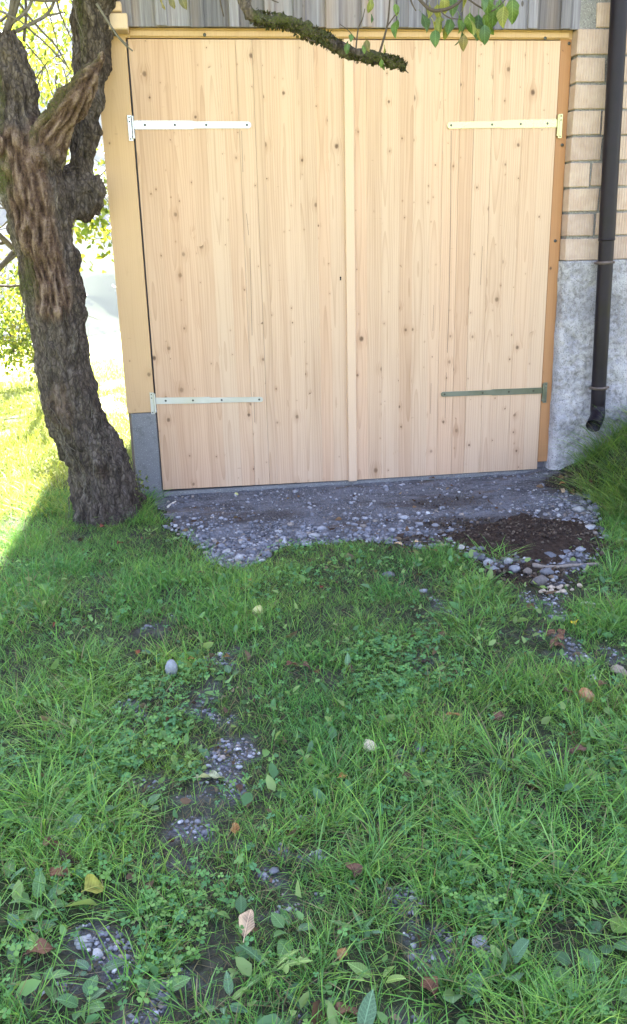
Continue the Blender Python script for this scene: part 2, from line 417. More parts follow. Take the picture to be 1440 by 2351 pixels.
def mat_gravel():
    g = NG('gravel_bed'); P = g.obj(False)
    vo = g.n('ShaderNodeTexVoronoi'); g.l(P, vo.inputs['Vector']); vo.inputs['Scale'].default_value = 95
    cs = g.n('ShaderNodeSeparateColor'); g.l(vo.outputs['Color'], cs.inputs[0])
    n1 = g.noise(P, 3.2, 5, 0.65); n2 = g.noise(P, 30, 4, 0.6)
    col = g.ramp(cs.outputs[0], [(0.0, (0.100, 0.102, 0.118)), (0.6, (0.170, 0.172, 0.195)), (0.93, (0.26, 0.26, 0.285)), (1.0, (0.46, 0.45, 0.46))])
    col = g.mix(g.map(vo.outputs[0], 0.25, 0.55, 0, 0.5), col, (0.09, 0.085, 0.085))
    fines = g.mix(g.map(n2, 0.3, 0.7), (0.145, 0.147, 0.168), (0.22, 0.222, 0.25))
    col = g.mix(g.map(n1, 0.42, 0.58), col, fines)
    wet = g.noise(g.vmath('MULTIPLY', P, (2.0, 5.0, 1.0)), 1.6, 5, 0.65)
    col = g.mix(g.map(wet, 0.50, 0.62, 0, 0.65), col, (0.070, 0.066, 0.072))
    dust = g.noise(g.vmath('MULTIPLY', P, (1.2, 3.0, 1.0)), 2.3, 4, 0.6)
    col = g.mix(g.map(dust, 0.56, 0.66, 0, 0.55), col, (0.125, 0.085, 0.058))
    col = g.mix(g.attr('mud').outputs['Fac'], col, g.ramp(n2, [(0.3, (0.026, 0.018, 0.013)), (0.7, (0.070, 0.048, 0.035))]))
    g.base(col); g.rough(0.9); g.spec(0.2)
    g.bump(g.math('ADD', g.math('MULTIPLY', vo.outputs[0], -1.0), n2), 1.0, 0.016)
    return g.m
GROUND = mat_ground(); GRAVEL = mat_gravel()
def mat_attrcol(name, rough=0.85, scale=60, bump=0.4, spec=0.2):
    g = NG(name); P = g.obj(False); n = g.noise(P, scale, 4, 0.65)
    col = g.mix(1.0, g.attr('col').outputs['Color'], g.ramp(n, [(0.25, 0.65), (0.75, 1.3)]), 'MULTIPLY')
    g.base(col); g.rough(rough); g.spec(spec); g.bump(n, bump, 0.004)
    return g.m
STONES = mat_attrcol('loose_stones')
TWIG = mat_attrcol('twig_bark', 0.9, 80, 0.5)
# ------------------------------------------------------------------ ground masks
def poly_world(pxs): return np.array([ground(*p)[:2] for p in pxs])
PAD_PX = [(330, 1128), (352, 1160), (395, 1212), (455, 1243), (488, 1275), (497, 1300), (560, 1304), (604, 1286), (622, 1262), (720, 1247), (830, 1238),
          (900, 1250), (960, 1262), (1040, 1250), (1085, 1282), (1130, 1305), (1175, 1322), (1225, 1345), (1290, 1352), (1345, 1300), (1372, 1240),
          (1368, 1185), (1345, 1140), (1312, 1110)]
PAD = np.vstack([poly_world(PAD_PX), [[1.44, 0.02], [-1.46, 0.02]]])
def inside(poly, x, y):
    x = np.asarray(x, float); y = np.asarray(y, float); r = np.zeros(x.shape, bool); dmin = np.full(x.shape, 1e9)
    n = len(poly)
    for i in range(n):
        x0, y0 = poly[i]; x1, y1 = poly[(i + 1) % n]
        c = ((y0 > y) != (y1 > y)) & (x < (x1 - x0) * (y - y0) / (y1 - y0 + 1e-12) + x0); r ^= c
        dx, dy = x1 - x0, y1 - y0; t = np.clip(((x - x0) * dx + (y - y0) * dy) / (dx * dx + dy * dy + 1e-12), 0, 1)
        dmin = np.minimum(dmin, np.hypot(x - x0 - t * dx, y - y0 - t * dy))
    return np.where(r, dmin, -dmin)           # > 0 inside
def pad_sd(x, y):
    return inside(PAD, x, y) + (fbm(np.asarray(x) * 9, np.asarray(y) * 9, 2.0, 3) - 0.5) * 0.10
def blob(px, py, rx, ry, s=1.0):
    g0 = ground(px, py); gx = ground(px + rx, py); gy = ground(px, py + ry)
    return (g0[0], g0[1], np.hypot(*(gx - g0)[:2]), np.hypot(*(gy - g0)[:2]), s)
BARE = [blob(*b) for b in [(520, 1745, 42, 60, 1.1), (450, 1890, 62, 48, 1.0), (470, 1630, 30, 60, .75), (545, 1655, 30, 30, .6), (700, 1965, 22, 45, .85), (210, 2190, 80, 55, .95),
        (640, 2065, 45, 35, .8), (330, 1625, 45, 25, .7), (300, 1800, 45, 45, .55), (915, 2085, 65, 35, .8), (1000, 2150, 50, 45, .65), (385, 2010, 70, 35, .5), (380, 2310, 110, 45, .8),
        (960, 1730, 22, 30, .6), (1010, 1390, 28, 60, .6), (1000, 1520, 40, 50, .5), (1285, 1480, 28, 40, .85), (1240, 1380, 60, 40, .7), (520, 1530, 45, 40, .65), (700, 2300, 120, 45, .6),
        (800, 2000, 30, 40, .5), (560, 1960, 30, 60, .5), (1400, 1510, 40, 35, .6), (90, 2290, 90, 45, .6), (940, 2300, 60, 50, .6), (240, 1990, 40, 25, .5), (370, 1430, 40, 40, .55), (1130, 2170, 35, 30, .7),
        (1050, 1650, 50, 30, .45), (1280, 1740, 40, 25, .5), (470, 1800, 70, 30, .6), (690, 1540, 40, 20, .5)]]
def bare(x, y):
    x = np.asarray(x, float); y = np.asarray(y, float); m = np.zeros(x.shape)
    wx = (fbm(x * 9, y * 9, 5., 4) - .5) * .24; wy = (fbm(x * 9, y * 9, 9., 4) - .5) * .32
    for bx, by, rx, ry, s in BARE:
        d = ((x + wx - bx) / rx) ** 2 + ((y + wy - by) / ry) ** 2
        m = np.maximum(m, s * np.exp(-d * 0.7))
    # worn wheel tracks between pad and viewer
    m = np.maximum(m, 0.26 * np.exp(-((x + 0.98 + 0.08 * np.sin(y * 3)) / 0.16) ** 2) * sstep(-1.9, -2.5, y))
    return np.clip(m, 0, 1)
def mud(x, y):
    x = np.asarray(x, float); y = np.asarray(y, float); m = np.zeros(x.shape)
    n = (fbm(x * 7, y * 7, 4., 4) - .5) * .5
    for (bx, by, rx, ry, s) in MUDS: m = np.maximum(m, s * sstep(1.25, 0.55, np.sqrt(((x - bx) / rx) ** 2 + ((y - by) / ry) ** 2) + n))
    return m
MUDS = [blob(*b) for b in [(1200, 1230, 190, 40, 1), (1330, 1245, 60, 40, 1), (1060, 1205, 120, 20, .7), (1320, 1105, 75, 32, 1), (1020, 1155, 110, 14, .55), (600, 1190, 110, 14, .5), (1210, 1320, 130, 30, 1), (1260, 1375, 70, 30, .9), (430, 1200, 60, 25, .45), (980, 1245, 100, 12, .7)]]
# ------------------------------------------------------------------ ground sheet
def axis(segs):
    out = [segs[0][0]]
    for a, b, st in segs:
        n = max(1, int(round((b - a) / st))); out += list(a + (b - a) * (np.arange(1, n + 1) / n))
    return np.array(out)
def geo(a, b, st, gr):
    out = []; x = a; d = st
    while x < b: x += d; d *= gr; out.append(x)
    return out
xs = np.concatenate([-np.array(geo(4.0, 2600, 0.12, 1.13))[::-1], axis([(-4.0, -2.4, 0.05), (-2.4, 2.4, 0.022), (2.4, 4.0, 0.06)]), np.array(geo(4.0, 2600, 0.2, 1.2))])
ys = np.concatenate([-np.array(geo(5.2, 2600, 0.1, 1.2))[::-1], axis([(-5.2, -4.5, 0.05), (-4.5, 0.3, 0.022), (0.3, 4.0, 0.07)]), np.array(geo(4.0, 2600, 0.1, 1.10))])
X, Y = np.meshgrid(xs, ys); Z = height(X, Y)
nx, ny = len(xs), len(ys)
i = (np.arange(ny - 1)[:, None] * nx + np.arange(nx - 1)[None, :]).ravel()
gm = mesh_np('ground', np.stack([X, Y, Z], -1), [np.stack([i, i + 1, i + nx + 1, i + nx], -1)], True)
near = (np.abs(X) < 4) & (Y > -5.2) & (Y < 1)
bv = np.zeros(X.shape); mv = np.zeros(X.shape)
bv[near] = np.clip(bare(X[near], Y[near]) * 1.5 - 0.35, 0, 1); mv[near] = mud(X[near], Y[near]) * sstep(-0.22, -0.02, pad_sd(X[near], Y[near]))
farv = np.maximum(sstep(3.2, 6.0, np.abs(X)), np.maximum(sstep(0.3, 1.2, Y), sstep(-5.0, -7, Y)))
attr(gm, 'bare', bv.ravel()); attr(gm, 'mud', mv.ravel()); attr(gm, 'far', farv.ravel())
go = link('ground', gm, GROUND); tag(go, 'grassy sloping ground around the barn', kind='structure')
# gravel pad: a sheet just above
xs2 = np.arange(-1.7, 1.75, 0.02); ys2 = np.arange(-2.2, 0.041, 0.02)
X2, Y2 = np.meshgrid(xs2, ys2); sd2 = pad_sd(X2, Y2)
mud2 = mud(X2, Y2)
Z2 = height(X2, Y2) + 0.006 + (fbm(X2 * 12, Y2 * 12, 1, 3) - .5) * 0.010
heap = np.zeros_like(X2)
for bx, by, rx, ry, s in [blob(1200, 1240, 170, 34), blob(1320, 1235, 60, 40)]:
    heap = np.maximum(heap, np.exp(-(((X2 - bx) / rx) ** 2 + ((Y2 - by) / ry) ** 2) * 1.3))
okv = sd2 > 0
nx2 = len(xs2); i = (np.arange(len(ys2) - 1)[:, None] * nx2 + np.arange(nx2 - 1)[None, :])
ok = okv[:-1, :-1] & okv[1:, :-1] & okv[:-1, 1:] & okv[1:, 1:]; i = i[ok]
pm = mesh_np('gravel_pad', np.stack([X2, Y2, Z2], -1), [np.stack([i, i + 1, i + nx2 + 1, i + nx2], -1)], True)
attr(pm, 'mud', mud2.ravel()); attr(pm, 'bare', np.ones(X2.size))
tag(link('gravel_pad', pm, GRAVEL), 'grey gravel strip in front of the barn door', kind='structure')
# ------------------------------------------------------------------ barn
barn = empty('barn', (0, 0, 0)); tag(barn, 'barn corner with new pale pine double door, brick and concrete wall and weathered boards above', 'barn')
def part(name, me, mat, parent=barn, loc=None, label=None):
    o = link(name, me, mat, parent, loc)
    if label: o['label'] = label
    return o
LZ0, LZ1 = 0.0, 2.632
plank_cache = {}
def plank_mesh(wd, h, th=0.022):
    k = (round(wd, 3), round(h, 3))
    if k not in plank_cache: plank_cache[k] = box_mesh('plank', -k[0] / 2, k[0] / 2, 0, th, 0, k[1])
    return plank_cache[k]
def door_leaf(x0, x1, widths, seams, label, zb):
    back = MB()
    leaf = part('door_leaf', box_mesh('door_leaf', x0 + 0.003, x1 - 0.003, 0.0235, 0.045, LZ0 + 0.012, LZ1 - 0.004), PINE, label=label)
    tot = sum(widths); x = x0
    for k, wd in enumerate(widths):
        wd = wd / tot * (x1 - x0); gap = 0.0030 if k in seams else (0.0007 if k % 5 == 1 else 0.0002)
        zs = zb(x + wd / 2)
        o = part('plank', plank_mesh(wd - gap, LZ1 - zs), PINE, leaf, (x + wd / 2, random.uniform(0, 0.0005), zs))
        x += wd
    return leaf
random.seed(3)
left = door_leaf(-1.247, -0.0265, [1.2, 1.1, .95, 1.0, 1.1, .9, 1.0, .55, 1.15, .95, 1.05, .8, 1.0], (6,), 'left leaf of the new pine double door', lambda x: 0.012 * (-x) / 1.25)
right = door_leaf(0.0305, 1.287, [.75, .9, 1.1, .8, 1.05, .7, 1.0, .85, 1.1, 1.0, .9, 1.05, 1.0], (6, 8), 'right leaf of the new pine double door', lambda x: 0.0)
part('cover_strip', box_mesh('cover_strip', -0.0270, 0.0285, -0.021, 0.018, -0.003, LZ1 + 0.002, 0.002), PINE_PALE, left)
# short drying cracks along the glue joints of the leaves
def crack(leaf, pts, wd=0.0016):
    P = [wall(*p, 0.0) for p in pts]; m = MB()
    for a, b in zip(P[:-1], P[1:]):
        m.add([[a[0] - wd / 2, -0.0006, a[2]], [a[0] + wd / 2, -0.0006, a[2]], [b[0] + wd / 2, -0.0006, b[2]], [b[0] - wd / 2, -0.0006, b[2]]], [[0, 1, 2, 3]])
    part('joint_crack', m.mesh('joint_crack'), BLACK, leaf)
crack(right, [(1036, 300), (1035, 470), (1031, 700), (1027, 810)], 0.0022)
crack(right, [(1025, 855), (1022, 960)]); crack(right, [(1010, 250), (1011, 232)]); crack(right, [(1108, 565), (1103, 655)])
crack(right, [(996, 700), (994, 760)]); crack(right, [(990, 880), (988, 950)])
crack(left, [(555, 300), (558, 395)]); crack(left, [(566, 490), (571, 540)], 0.0018); crack(left, [(574, 570), (579, 770)], 0.0018); crack(left, [(583, 900), (585, 970)])
# keyhole
kh = wall(782, 637, 0); m = MB(); a = np.linspace(0, 2 * np.pi, 13)[:-1]
m.add(np.vstack([np.stack([kh[0] + .0055 * np.cos(a), np.full(12, -0.0012), kh[2] + .0055 * np.sin(a)], -1), [[kh[0], -0.0012, kh[2]]]]), None, [[12, k, (k + 1) % 12] for k in range(12)])
m.add([[kh[0] - .003, -.0014, kh[2]], [kh[0] + .003, -.0014, kh[2]], [kh[0] + .004, -.0014, kh[2] - .017], [kh[0] - .004, -.0014, kh[2] - .017]], [[0, 3, 2, 1]])
part('keyhole', m.mesh('keyhole'), BLACK, left)
# frame
part('door_jamb', box_mesh('door_jamb', -1.432, -1.258, 0.002, 0.05, 0.522, 2.648, 0.003), PINE_YELLOW, loc=(0, 0, 0), label='wide yellowish jamb board left of the door')
part('door_jamb', box_mesh('door_jamb', 1.2915, 1.366, 0.012, 0.06, 0.045, 2.655, 0.004), PINE_ORANGE, label='narrow orange jamb board right of the door')
part('lintel_board', box_mesh('lintel_board', -1.30, 1.362, 0.004, 0.05, 2.640, 2.690, 0.002), PINE_YELLOW)
part('lintel_trim', box_mesh('lintel_trim', -1.235, 1.335, -0.012, 0.003, 2.645, 2.676, 0.003), PINE_YELLOW)
part('door_rebate', box_mesh('door_rebate', -1.43, 1.36, 0.062, 0.10, -0.05, 2.70), WEATH)
part('beam_end', box_mesh('beam_end', -1.345, -1.235, -0.13, 0.0, 2.655, 2.735, 0.006), PINE_PALE, label='pale sawn beam end above the left jamb')
part('beam_end', box_mesh('beam_end', -1.345, -1.262, -0.132, -0.02, 2.741, 2.79, 0.006), PINE_PALE)
part('door_pier', box_mesh('door_pier', -1.412, -1.2535, 0.006, 0.30, -0.25, 0.519, 0.006), SMOOTHC, label='grey cement pier under the left jamb')
part('door_sill', box_mesh('door_sill', -1.25, 1.40, 0.010, 0.30, -0.25, -0.006, 0.006), SMOOTHC, label='grey cement sill below the door')
# strap hinges
def strap_hinge(side, xs_, ze, xe, zs, mat, hgt, leaf, label):
    """plate at xs_, strap runs to xe (rounded tip); a long flat strap with a step, knuckle and slotted screws"""
    m = MB(); d = 1 if xe > xs_ else -1
    L = abs(xe - xs_); th = 0.006; yb = -0.0005
    def pt(u, v, y): return (xs_ + d * u, y, zs + (ze - zs) * (u / L) + v)
    # outline of the strap
    h1, h2 = hgt / 2, hgt / 2 * 0.80; us = L * 0.50
    out = [(0.012, -h1), (us, -h1), (us + 0.012, -h2), (L - h2, -h2)] + [(L - h2 + h2 * math.sin(t), -h2 * math.cos(t)) for t in np.linspace(0.3, math.pi - 0.3, 7)] + [(L - h2, h2), (us + 0.012, h2), (us, h1), (0.012, h1)]
    n = len(out)
    bm = bmesh.new()
    vf = [bm.verts.new(pt(u, v, yb - th)) for u, v in out]; vb = [bm.verts.new(pt(u, v, yb)) for u, v in out]
    bm.faces.new(vf if d > 0 else vf[::-1])
    for k in range(n):
        q = [vf[k], vb[k], vb[(k + 1) % n], vf[(k + 1) % n]]
        bm.faces.new(q if d > 0 else q[::-1])
    def bx(u0, u1, v0, v1, y0, y1):
        c = [(u, v, y) for u in (u0, u1) for v in (v0, v1) for y in (y0, y1)]
        vv = [bm.verts.new(pt(*p)) for p in c]
        for f in ((0, 1, 3, 2), (4, 6, 7, 5), (0, 4, 5, 1), (2, 3, 7, 6), (0, 2, 6, 4), (1, 5, 7, 3)): bm.faces.new([vv[q] for q in f])
    bx(-0.026, -0.002, -0.084, 0.052, yb - 0.004, yb + 0.002)          # plate on the jamb
    bx(-0.002, 0.012, -0.020, 0.020, yb - 0.006, yb)
    # knuckle barrel
    for v0, v1, r in ((-0.060, 0.040, 0.0075), (-0.072, -0.060, 0.0095), (0.040, 0.047, 0.009)):
        k = 10; ring = []
        for vv_ in (v0, v1): ring.append([bm.verts.new(pt(0.002 + r * math.cos(2 * math.pi * q / k), vv_, yb - 0.008 + r * math.sin(2 * math.pi * q / k))) for q in range(k)])
        for q in range(k): bm.faces.new([ring[0][q], ring[0][(q + 1) % k], ring[1][(q + 1) % k], ring[1][q]])
        bm.faces.new(ring[0][::-1]); bm.faces.new(ring[1])
    # screws
    def screw(u, v, r=0.0070):
        k = 8; c = bm.verts.new(pt(u, v, yb - th - 0.0030)); ring = [bm.verts.new(pt(u + r * math.cos(2 * math.pi * q / k), v + r * math.sin(2 * math.pi * q / k), yb - th - 0.0002)) for q in range(k)]
        for q in range(k): f = bm.faces.new([c, ring[q], ring[(q + 1) % k]]); f.material_index = 1
    for u in (0.07, 0.24, 0.42, L - 0.025): screw(u, 0)
    for v in (0.040, 0.018, -0.074): screw(-0.016, v, 0.004)
    bmesh.ops.recalc_face_normals(bm, faces=bm.faces[:])
    me = bpy.data.meshes.new('strap_hinge'); bm.to_mesh(me); bm.free(); me.materials.append(mat); me.materials.append(SCREW)
    return part('strap_hinge', me, None, leaf, label=label)
SCREW = mat_plain('screw_head', (0.10, 0.10, 0.09), 0.5, 1.0)
strap_hinge('l', -1.258, 2.185, -0.577, 2.190, ZINC, 0.046, left, 'upper long zinc strap hinge on the left leaf')
strap_hinge('r', 1.300, 2.173, 0.600, 2.180, ZINC_Y, 0.046, right, 'upper long zinc strap hinge on the right leaf')
strap_hinge('l', -1.258, 0.571, -0.574, 0.595, ZINC_G, 0.040, left, 'lower zinc strap hinge on the left leaf')
strap_hinge('r', 1.300, 0.548, 0.596, 0.541, ZINC_REFL, 0.040, right, 'lower zinc strap hinge on the right leaf')
def bolt(px, py, y):
    p = wall(px, py, y); bm = bmesh.new(); bmesh.ops.create_uvsphere(bm, u_segments=10, v_segments=6, radius=0.010)
    for v in bm.verts: v.co.y *= 0.6
    me = bpy.data.meshes.new('jamb_screw'); bm.to_mesh(me); bm.free(); part('jamb_screw', me, SCREW, loc=(p[0], y, p[2]))
bolt(1275, 553, 0.010); bolt(1291, 333, 0.010); bolt(1307, 100, 0.010); bolt(470, 80, -0.012); bolt(1252, 88, -0.012)
# upper cladding: boards and battens
clad = part('cladding', box_mesh('cladding', -1.425, 1.46, -0.034, 0.05, 2.700, 5.25), WEATH, label='weathered grey board and batten cladding')
x = -1.43; k = 0; random.seed(11)
while x < 1.45:
    wd = random.uniform(0.165, 0.215); wd = min(wd, 1.468 - x)
    zb = 2.683 + random.uniform(-0.004, 0.004)
    part('board', box_mesh('board', -wd / 2, wd / 2 - 0.003, -0.022, -0.001, 0, 5.2 - zb, 0.002), WEATH, clad, (x + wd / 2, -0.034 + random.uniform(-0.003, 0.0), zb))
    if x > -1.40:
        bw = random.uniform(0.055, 0.075)
        part('batten', box_mesh('batten', -bw / 2, bw / 2, -0.046, -0.0255, 0, 5.2 - zb, 0.003), WEATH, clad, (x, -0.0355, zb - random.uniform(0.0, 0.008)))
        for z_ in (2.725, 3.6): pass
    x += wd; k += 1
part('drip_board', box_mesh('drip_board', -1.23, 1.40, -0.030, 0.003, 2.6915, 2.6995), WEATH, label='dark gap board under the cladding')
# masonry on the right
FY = -0.070
bw_ = part('brick_wall', box_mesh('brick_wall', 1.376, 6.0, FY + 0.012, 0.25, 1.36, 5.2), MORTAR, label='pale ribbed clay brick wall')
PITCH = (2.69 - 1.372) / 9.0
random.seed(5)
for r in range(0, 13):
    z0 = 1.374 + r * PITCH; x = 1.366 + random.uniform(-0.006, 0.006)
    x1st = (0.155 if r % 2 else 0.215) + random.uniform(-0.03, 0.03)
    if z0 > 2.66: x = 1.474
    first = True
    while x < 2.75:
        L = x1st if first else random.uniform(0.235, 0.262); first = False
        hgt = PITCH - random.uniform(0.011, 0.017)
        bm = bmesh.new(); bmesh.ops.create_cube(bm, size=1.0)
        for v in bm.verts:
            v.co.x = (v.co.x + 0.5) * L + random.uniform(-0.003, 0.003); v.co.z = (v.co.z + 0.5) * hgt + random.uniform(-0.003, 0.003)
            v.co.y = FY + random.uniform(-0.003, 0.003) if v.co.y < 0 else 0.05
        bmesh.ops.bevel(bm, geom=bm.edges[:], offset=0.004, segments=1, affect='EDGES')
        me = bpy.data.meshes.new('brick'); bm.to_mesh(me); bm.free()
        part('brick', me, BRICK, bw_, (x, 0, z0 + random.uniform(-0.002, 0.002)))
        x += L + random.uniform(0.010, 0.024)
# rough concrete plinth
px_ = np.arange(1.362, 2.8, 0.012); pz_ = np.arange(-0.3, 1.369, 0.012)
PX, PZ = np.meshgrid(px_, pz_)
rough_ = (fbm(PX * 9, PZ * 9, 1, 4) - .5) * 0.035 + (fbm(PX * 40, PZ * 40, 6, 3) - .5) * 0.022 * sstep(1.25, 0.9, PZ)
rough_ += -0.02 * sstep(0.62, 0.75, fbm(PX * 14, PZ * 14, 3, 2)) * -1
edge = sstep(1.362, 1.39, PX + (fbm(PX * 3, PZ * 12, 4, 3) - .5) * 0.03)
rough_ += 0.016 * sstep(.50, .62, fbm(PX * 26, PZ * 26, 12, 3)) * sstep(1.15, .8, PZ + .4 * (fbm(PX * 5, PZ * 5, 15, 2) - .5))
PY = FY - 0.004 + rough_ * 0.6 + (1 - edge) * 0.02
n_ = len(px_); i = (np.arange(len(pz_) - 1)[:, None] * n_ + np.arange(n_ - 1)[None, :]).ravel()
v = np.stack([PX, PY, PZ], -1).reshape(-1, 3)
# left return face and top
base = len(v); nz = len(pz_)
ret = np.stack([np.full(nz, 1.362) + (fbm(pz_ * 9, 3.3, 1, 3) - .5) * 0.016, np.full(nz, 0.06), pz_], -1)
v[np.arange(nz) * n_, 0] = ret[:, 0]
v = np.vstack([v, ret]); kk = np.arange(nz - 1)
f2 = np.stack([base + kk, kk * n_, (kk + 1) * n_, base + kk + 1], -1)
base2 = len(v); v = np.vstack([v, np.stack([px_, np.full(n_, 0.06), np.full(n_, pz_[-1])], -1)])
kx = np.arange(n_ - 1); top0 = (nz - 1) * n_
f3 = np.stack([top0 + kx, top0 + kx + 1, base2 + kx + 1, base2 + kx], -1)
pl = mesh_np('plinth', v, [np.stack([i, i + 1, i + n_ + 1, i + n_], -1), f2, f3], True)
plo = part('plinth', pl, PLINTH, label='rough grey concrete plinth with pitted surface')
part('plinth_core', box_mesh('plinth_core', 2.78, 6.0, FY, 0.25, -0.4, 1.36), PLINTH)
part('wall_core', box_mesh('wall_core', 1.40, 2.77, 0.0, 0.25, -0.4, 1.35), PLINTH)
# hidden sides, back and roof of the barn
part('side_wall', box_mesh('side_wall', -1.43, -1.34, 0.07, 6.0, -0.6, 5.2), WEATH, label='weathered boarded side wall')
part('side_wall', box_mesh('side_wall', 5.9, 6.0, 0.26, 6.0, -0.4, 5.2), PLINTH)
part('rear_wall', box_mesh('rear_wall', -1.33, 5.89, 5.9, 6.0, -0.6, 5.2), PLINTH)
bm = bmesh.new()
P = [(-0.7, 5.15), (2.9, 6.9), (6.6, 5.15)]
for (ya, za), (yb, zb) in ((P[0], P[1]), (P[1], P[2])):
    vs = [bm.verts.new((xx, yy, zz + dz)) for dz in (0, 0.14) for (xx, yy, zz) in ((-1.85, ya, za), (6.4, ya, za), (6.4, yb, zb), (-1.85, yb, zb))]
    for f in ((3, 2, 1, 0), (4, 5, 6, 7), (0, 1, 5, 4), (1, 2, 6, 5), (2, 3, 7, 6), (3, 0, 4, 7)): bm.faces.new([vs[q] for q in f])
for xx in (-1.40, 5.95):
    bm.faces.new([bm.verts.new(p) for p in ((xx, 0.0, 5.2), (xx, 6.0, 5.2), (xx, 2.9, 6.88))])
me = bpy.data.meshes.new('roof'); bm.to_mesh(me); bm.free(); part('roof', me, ROOF)
# downpipe with clamps and an elbow spout
YP = FY - 0.085
top = wall(1426, -60, YP); bot = wall(1373, 925, YP)
dirv = (bot - top) / np.linalg.norm(bot - top)
topx = top - dirv * 2.2
zj = wall(1393, 548, YP)
m = MB(); m.tube([topx, zj], 0.0500, 28, False); m.tube([zj - dirv * 0.0, zj + dirv * 0.012], 0.0515, 28, True)
sp = wall(1362, 978, YP - 0.11)
el = smooth_path([bot + dirv * -0.02, bot + dirv * 0.035, bot + dirv * 0.08 + np.array([-0.012, -0.03, 0]), sp], 18)
path = np.vstack([[zj], [bot - dirv * 0.05], el])
m.tube(path, 0.0470, 28, False)
# wall thickness of the spout
T, U, V = frames(path); a = np.linspace(0, 2 * np.pi, 28, endpoint=False)
def rg_(r, c): return c + r * (np.cos(a)[:, None] * U[-1] + np.sin(a)[:, None] * V[-1])
end = path[-1]
o_, in_, deep = rg_(0.0470, end), rg_(0.0435, end), rg_(0.0425, end - T[-1] * 0.07)
j = np.arange(28); j2 = (j + 1) % 28
m.add(np.vstack([o_, in_, deep, [end - T[-1] * 0.07]]), np.vstack([np.stack([j, j2, 28 + j2, 28 + j], -1), np.stack([28 + j, 28 + j2, 56 + j2, 56 + j], -1)]), np.stack([56 + j, 56 + j2, np.full(28, 84)], -1))
pipe = part('downpipe', m.mesh('downpipe', True), PIPE, label='dark brown round downpipe ending in an elbow spout')
for py in (603, 890):
    c = wall(1388 if py == 603 else 1376, py, YP); mm = MB()
    mm.tube([c - dirv * 0.010, c + dirv * 0.010], 0.0515, 28, True); mm.tube([c + np.array([0.0, 0.04, 0]), c + np.array([0, 0.11, 0])], 0.007, 8)
    mm.tube([c + np.array([-0.046, 0.0, 0]), c + np.array([-0.066, 0.0, 0])], 0.008, 8); mm.tube([c + np.array([0.046, 0.0, 0]), c + np.array([0.066, 0.0, 0])], 0.008, 8)
    part('pipe_clamp', mm.mesh('pipe_clamp', True), PIPE_RING, pipe)
# ------------------------------------------------------------------ old apple tree
def mat_bark():
    g = NG('old_bark'); P = g.obj(False)
    st = g.vmath('MULTIPLY', P, (26, 26, 7)); n = g.noise(st, 1.0, 5, 0.65, 0.4); f = g.noise(P, 140, 3, 0.65); b = g.noise(P, 5, 4, 0.6)
    bark = g.ramp(n, [(0.28, (0.022, 0.017, 0.013)), (0.50, (0.115, 0.090, 0.074)), (0.74, (0.235, 0.195, 0.165))])
    bark = g.mix(g.map(b, 0.5, 0.7, 0, 0.6), bark, (0.050, 0.029, 0.018))
    bark = g.mix(g.map(f, 0.55, 0.75, 0, 0.45), bark, (0.17, 0.155, 0.135))
    vc = g.n('ShaderNodeTexVoronoi'); vc.feature = 'DISTANCE_TO_EDGE'; vc.inputs['Scale'].default_value = 1.0
    wv = g.n('ShaderNodeTexNoise'); wv.inputs['Scale'].default_value = 14; g.l(P, wv.inputs['Vector']); g.l(g.vmath('MULTIPLY', g.vmath('ADD', P, g.vmath('MULTIPLY', wv.outputs['Color'], (.07, .07, .07))), (46, 46, 20)), vc.inputs['Vector'])
    crack_ = g.map(vc.outputs['Distance'], 0.02, 0.22)
    bark = g.mix(g.math('MULTIPLY_ADD', crack_, 0.5, 0.5), (0.012, 0.009, 0.007), bark)
    wn = g.math('ADD', g.math('MULTIPLY', g.attr('streak').outputs['Fac'], 0.65), g.math('MULTIPLY', g.noise(P, 90, 5, 0.75), 0.35))
    wood = g.ramp(wn, [(0.30, (0.026, 0.015, 0.011)), (0.48, (0.110, 0.068, 0.047)), (0.68, (0.28, 0.20, 0.15))])
    col = g.mix(g.attr('wood').outputs['Fac'], bark, wood)
    moss = g.mix(f, (0.030, 0.038, 0.010), (0.10, 0.11, 0.028))
    col = g.mix(g.math('MULTIPLY', g.attr('moss').outputs['Fac'], g.map(f, 0.3, 0.6)), col, moss)
    g.base(col); g.rough(0.93); g.spec(0.15)
    g.bump(g.math('ADD', n, g.math('ADD', g.math('MULTIPLY', f, 0.6), g.math('ADD', g.math('MULTIPLY', wn, 0.8), g.math('MULTIPLY', crack_, 0.25)))), 1.0, 0.02)
    return g.m
BARK = mat_bark()
tree_base = ground(238, 1165)
tree = empty('apple_tree', tuple(tree_base)); tag(tree, 'old gnarled apple tree leaning beside the left door jamb', 'tree')
TB = np.array(tree_base)
YT = -0.36
def tp(px, py, y, hw=0):
    p = wall(px, py, y); r = np.linalg.norm(wall(px + 10, py, y) - p) / 10 * hw
    return [*p, r]
paths = []
trunk_pts = [tp(246, 1215, -.36, 92), tp(243, 1165, -.36, 82), tp(238, 1100, -.36, 73), tp(192, 1000, -.37, 69), tp(157, 900, -.38, 64), tp(138, 800, -.38, 64), tp(124, 700, -.37, 68), tp(106, 600, -.36, 70),
             tp(88, 500, -.36, 74), tp(66, 410, -.36, 74), tp(40, 320, -.36, 66), tp(36, 250, -.35, 54), tp(32, 180, -.34, 46), tp(18, 110, -.33, 36), tp(6, 75, -.33, 30)]
paths.append(trunk_pts)
paths.append([tp(60, 400, -.36, 50), tp(20, 345, -.42, 34), tp(-25, 330, -.48, 27), tp(-70, 315, -.5, 20)])
paths.append([tp(75, 420, -.38, 52), tp(108, 320, -.42, 44), tp(150, 255, -.48, 33), tp(190, 205, -.52, 27), tp(222, 160, -.54, 19), tp(243, 124, -.55, 8)])
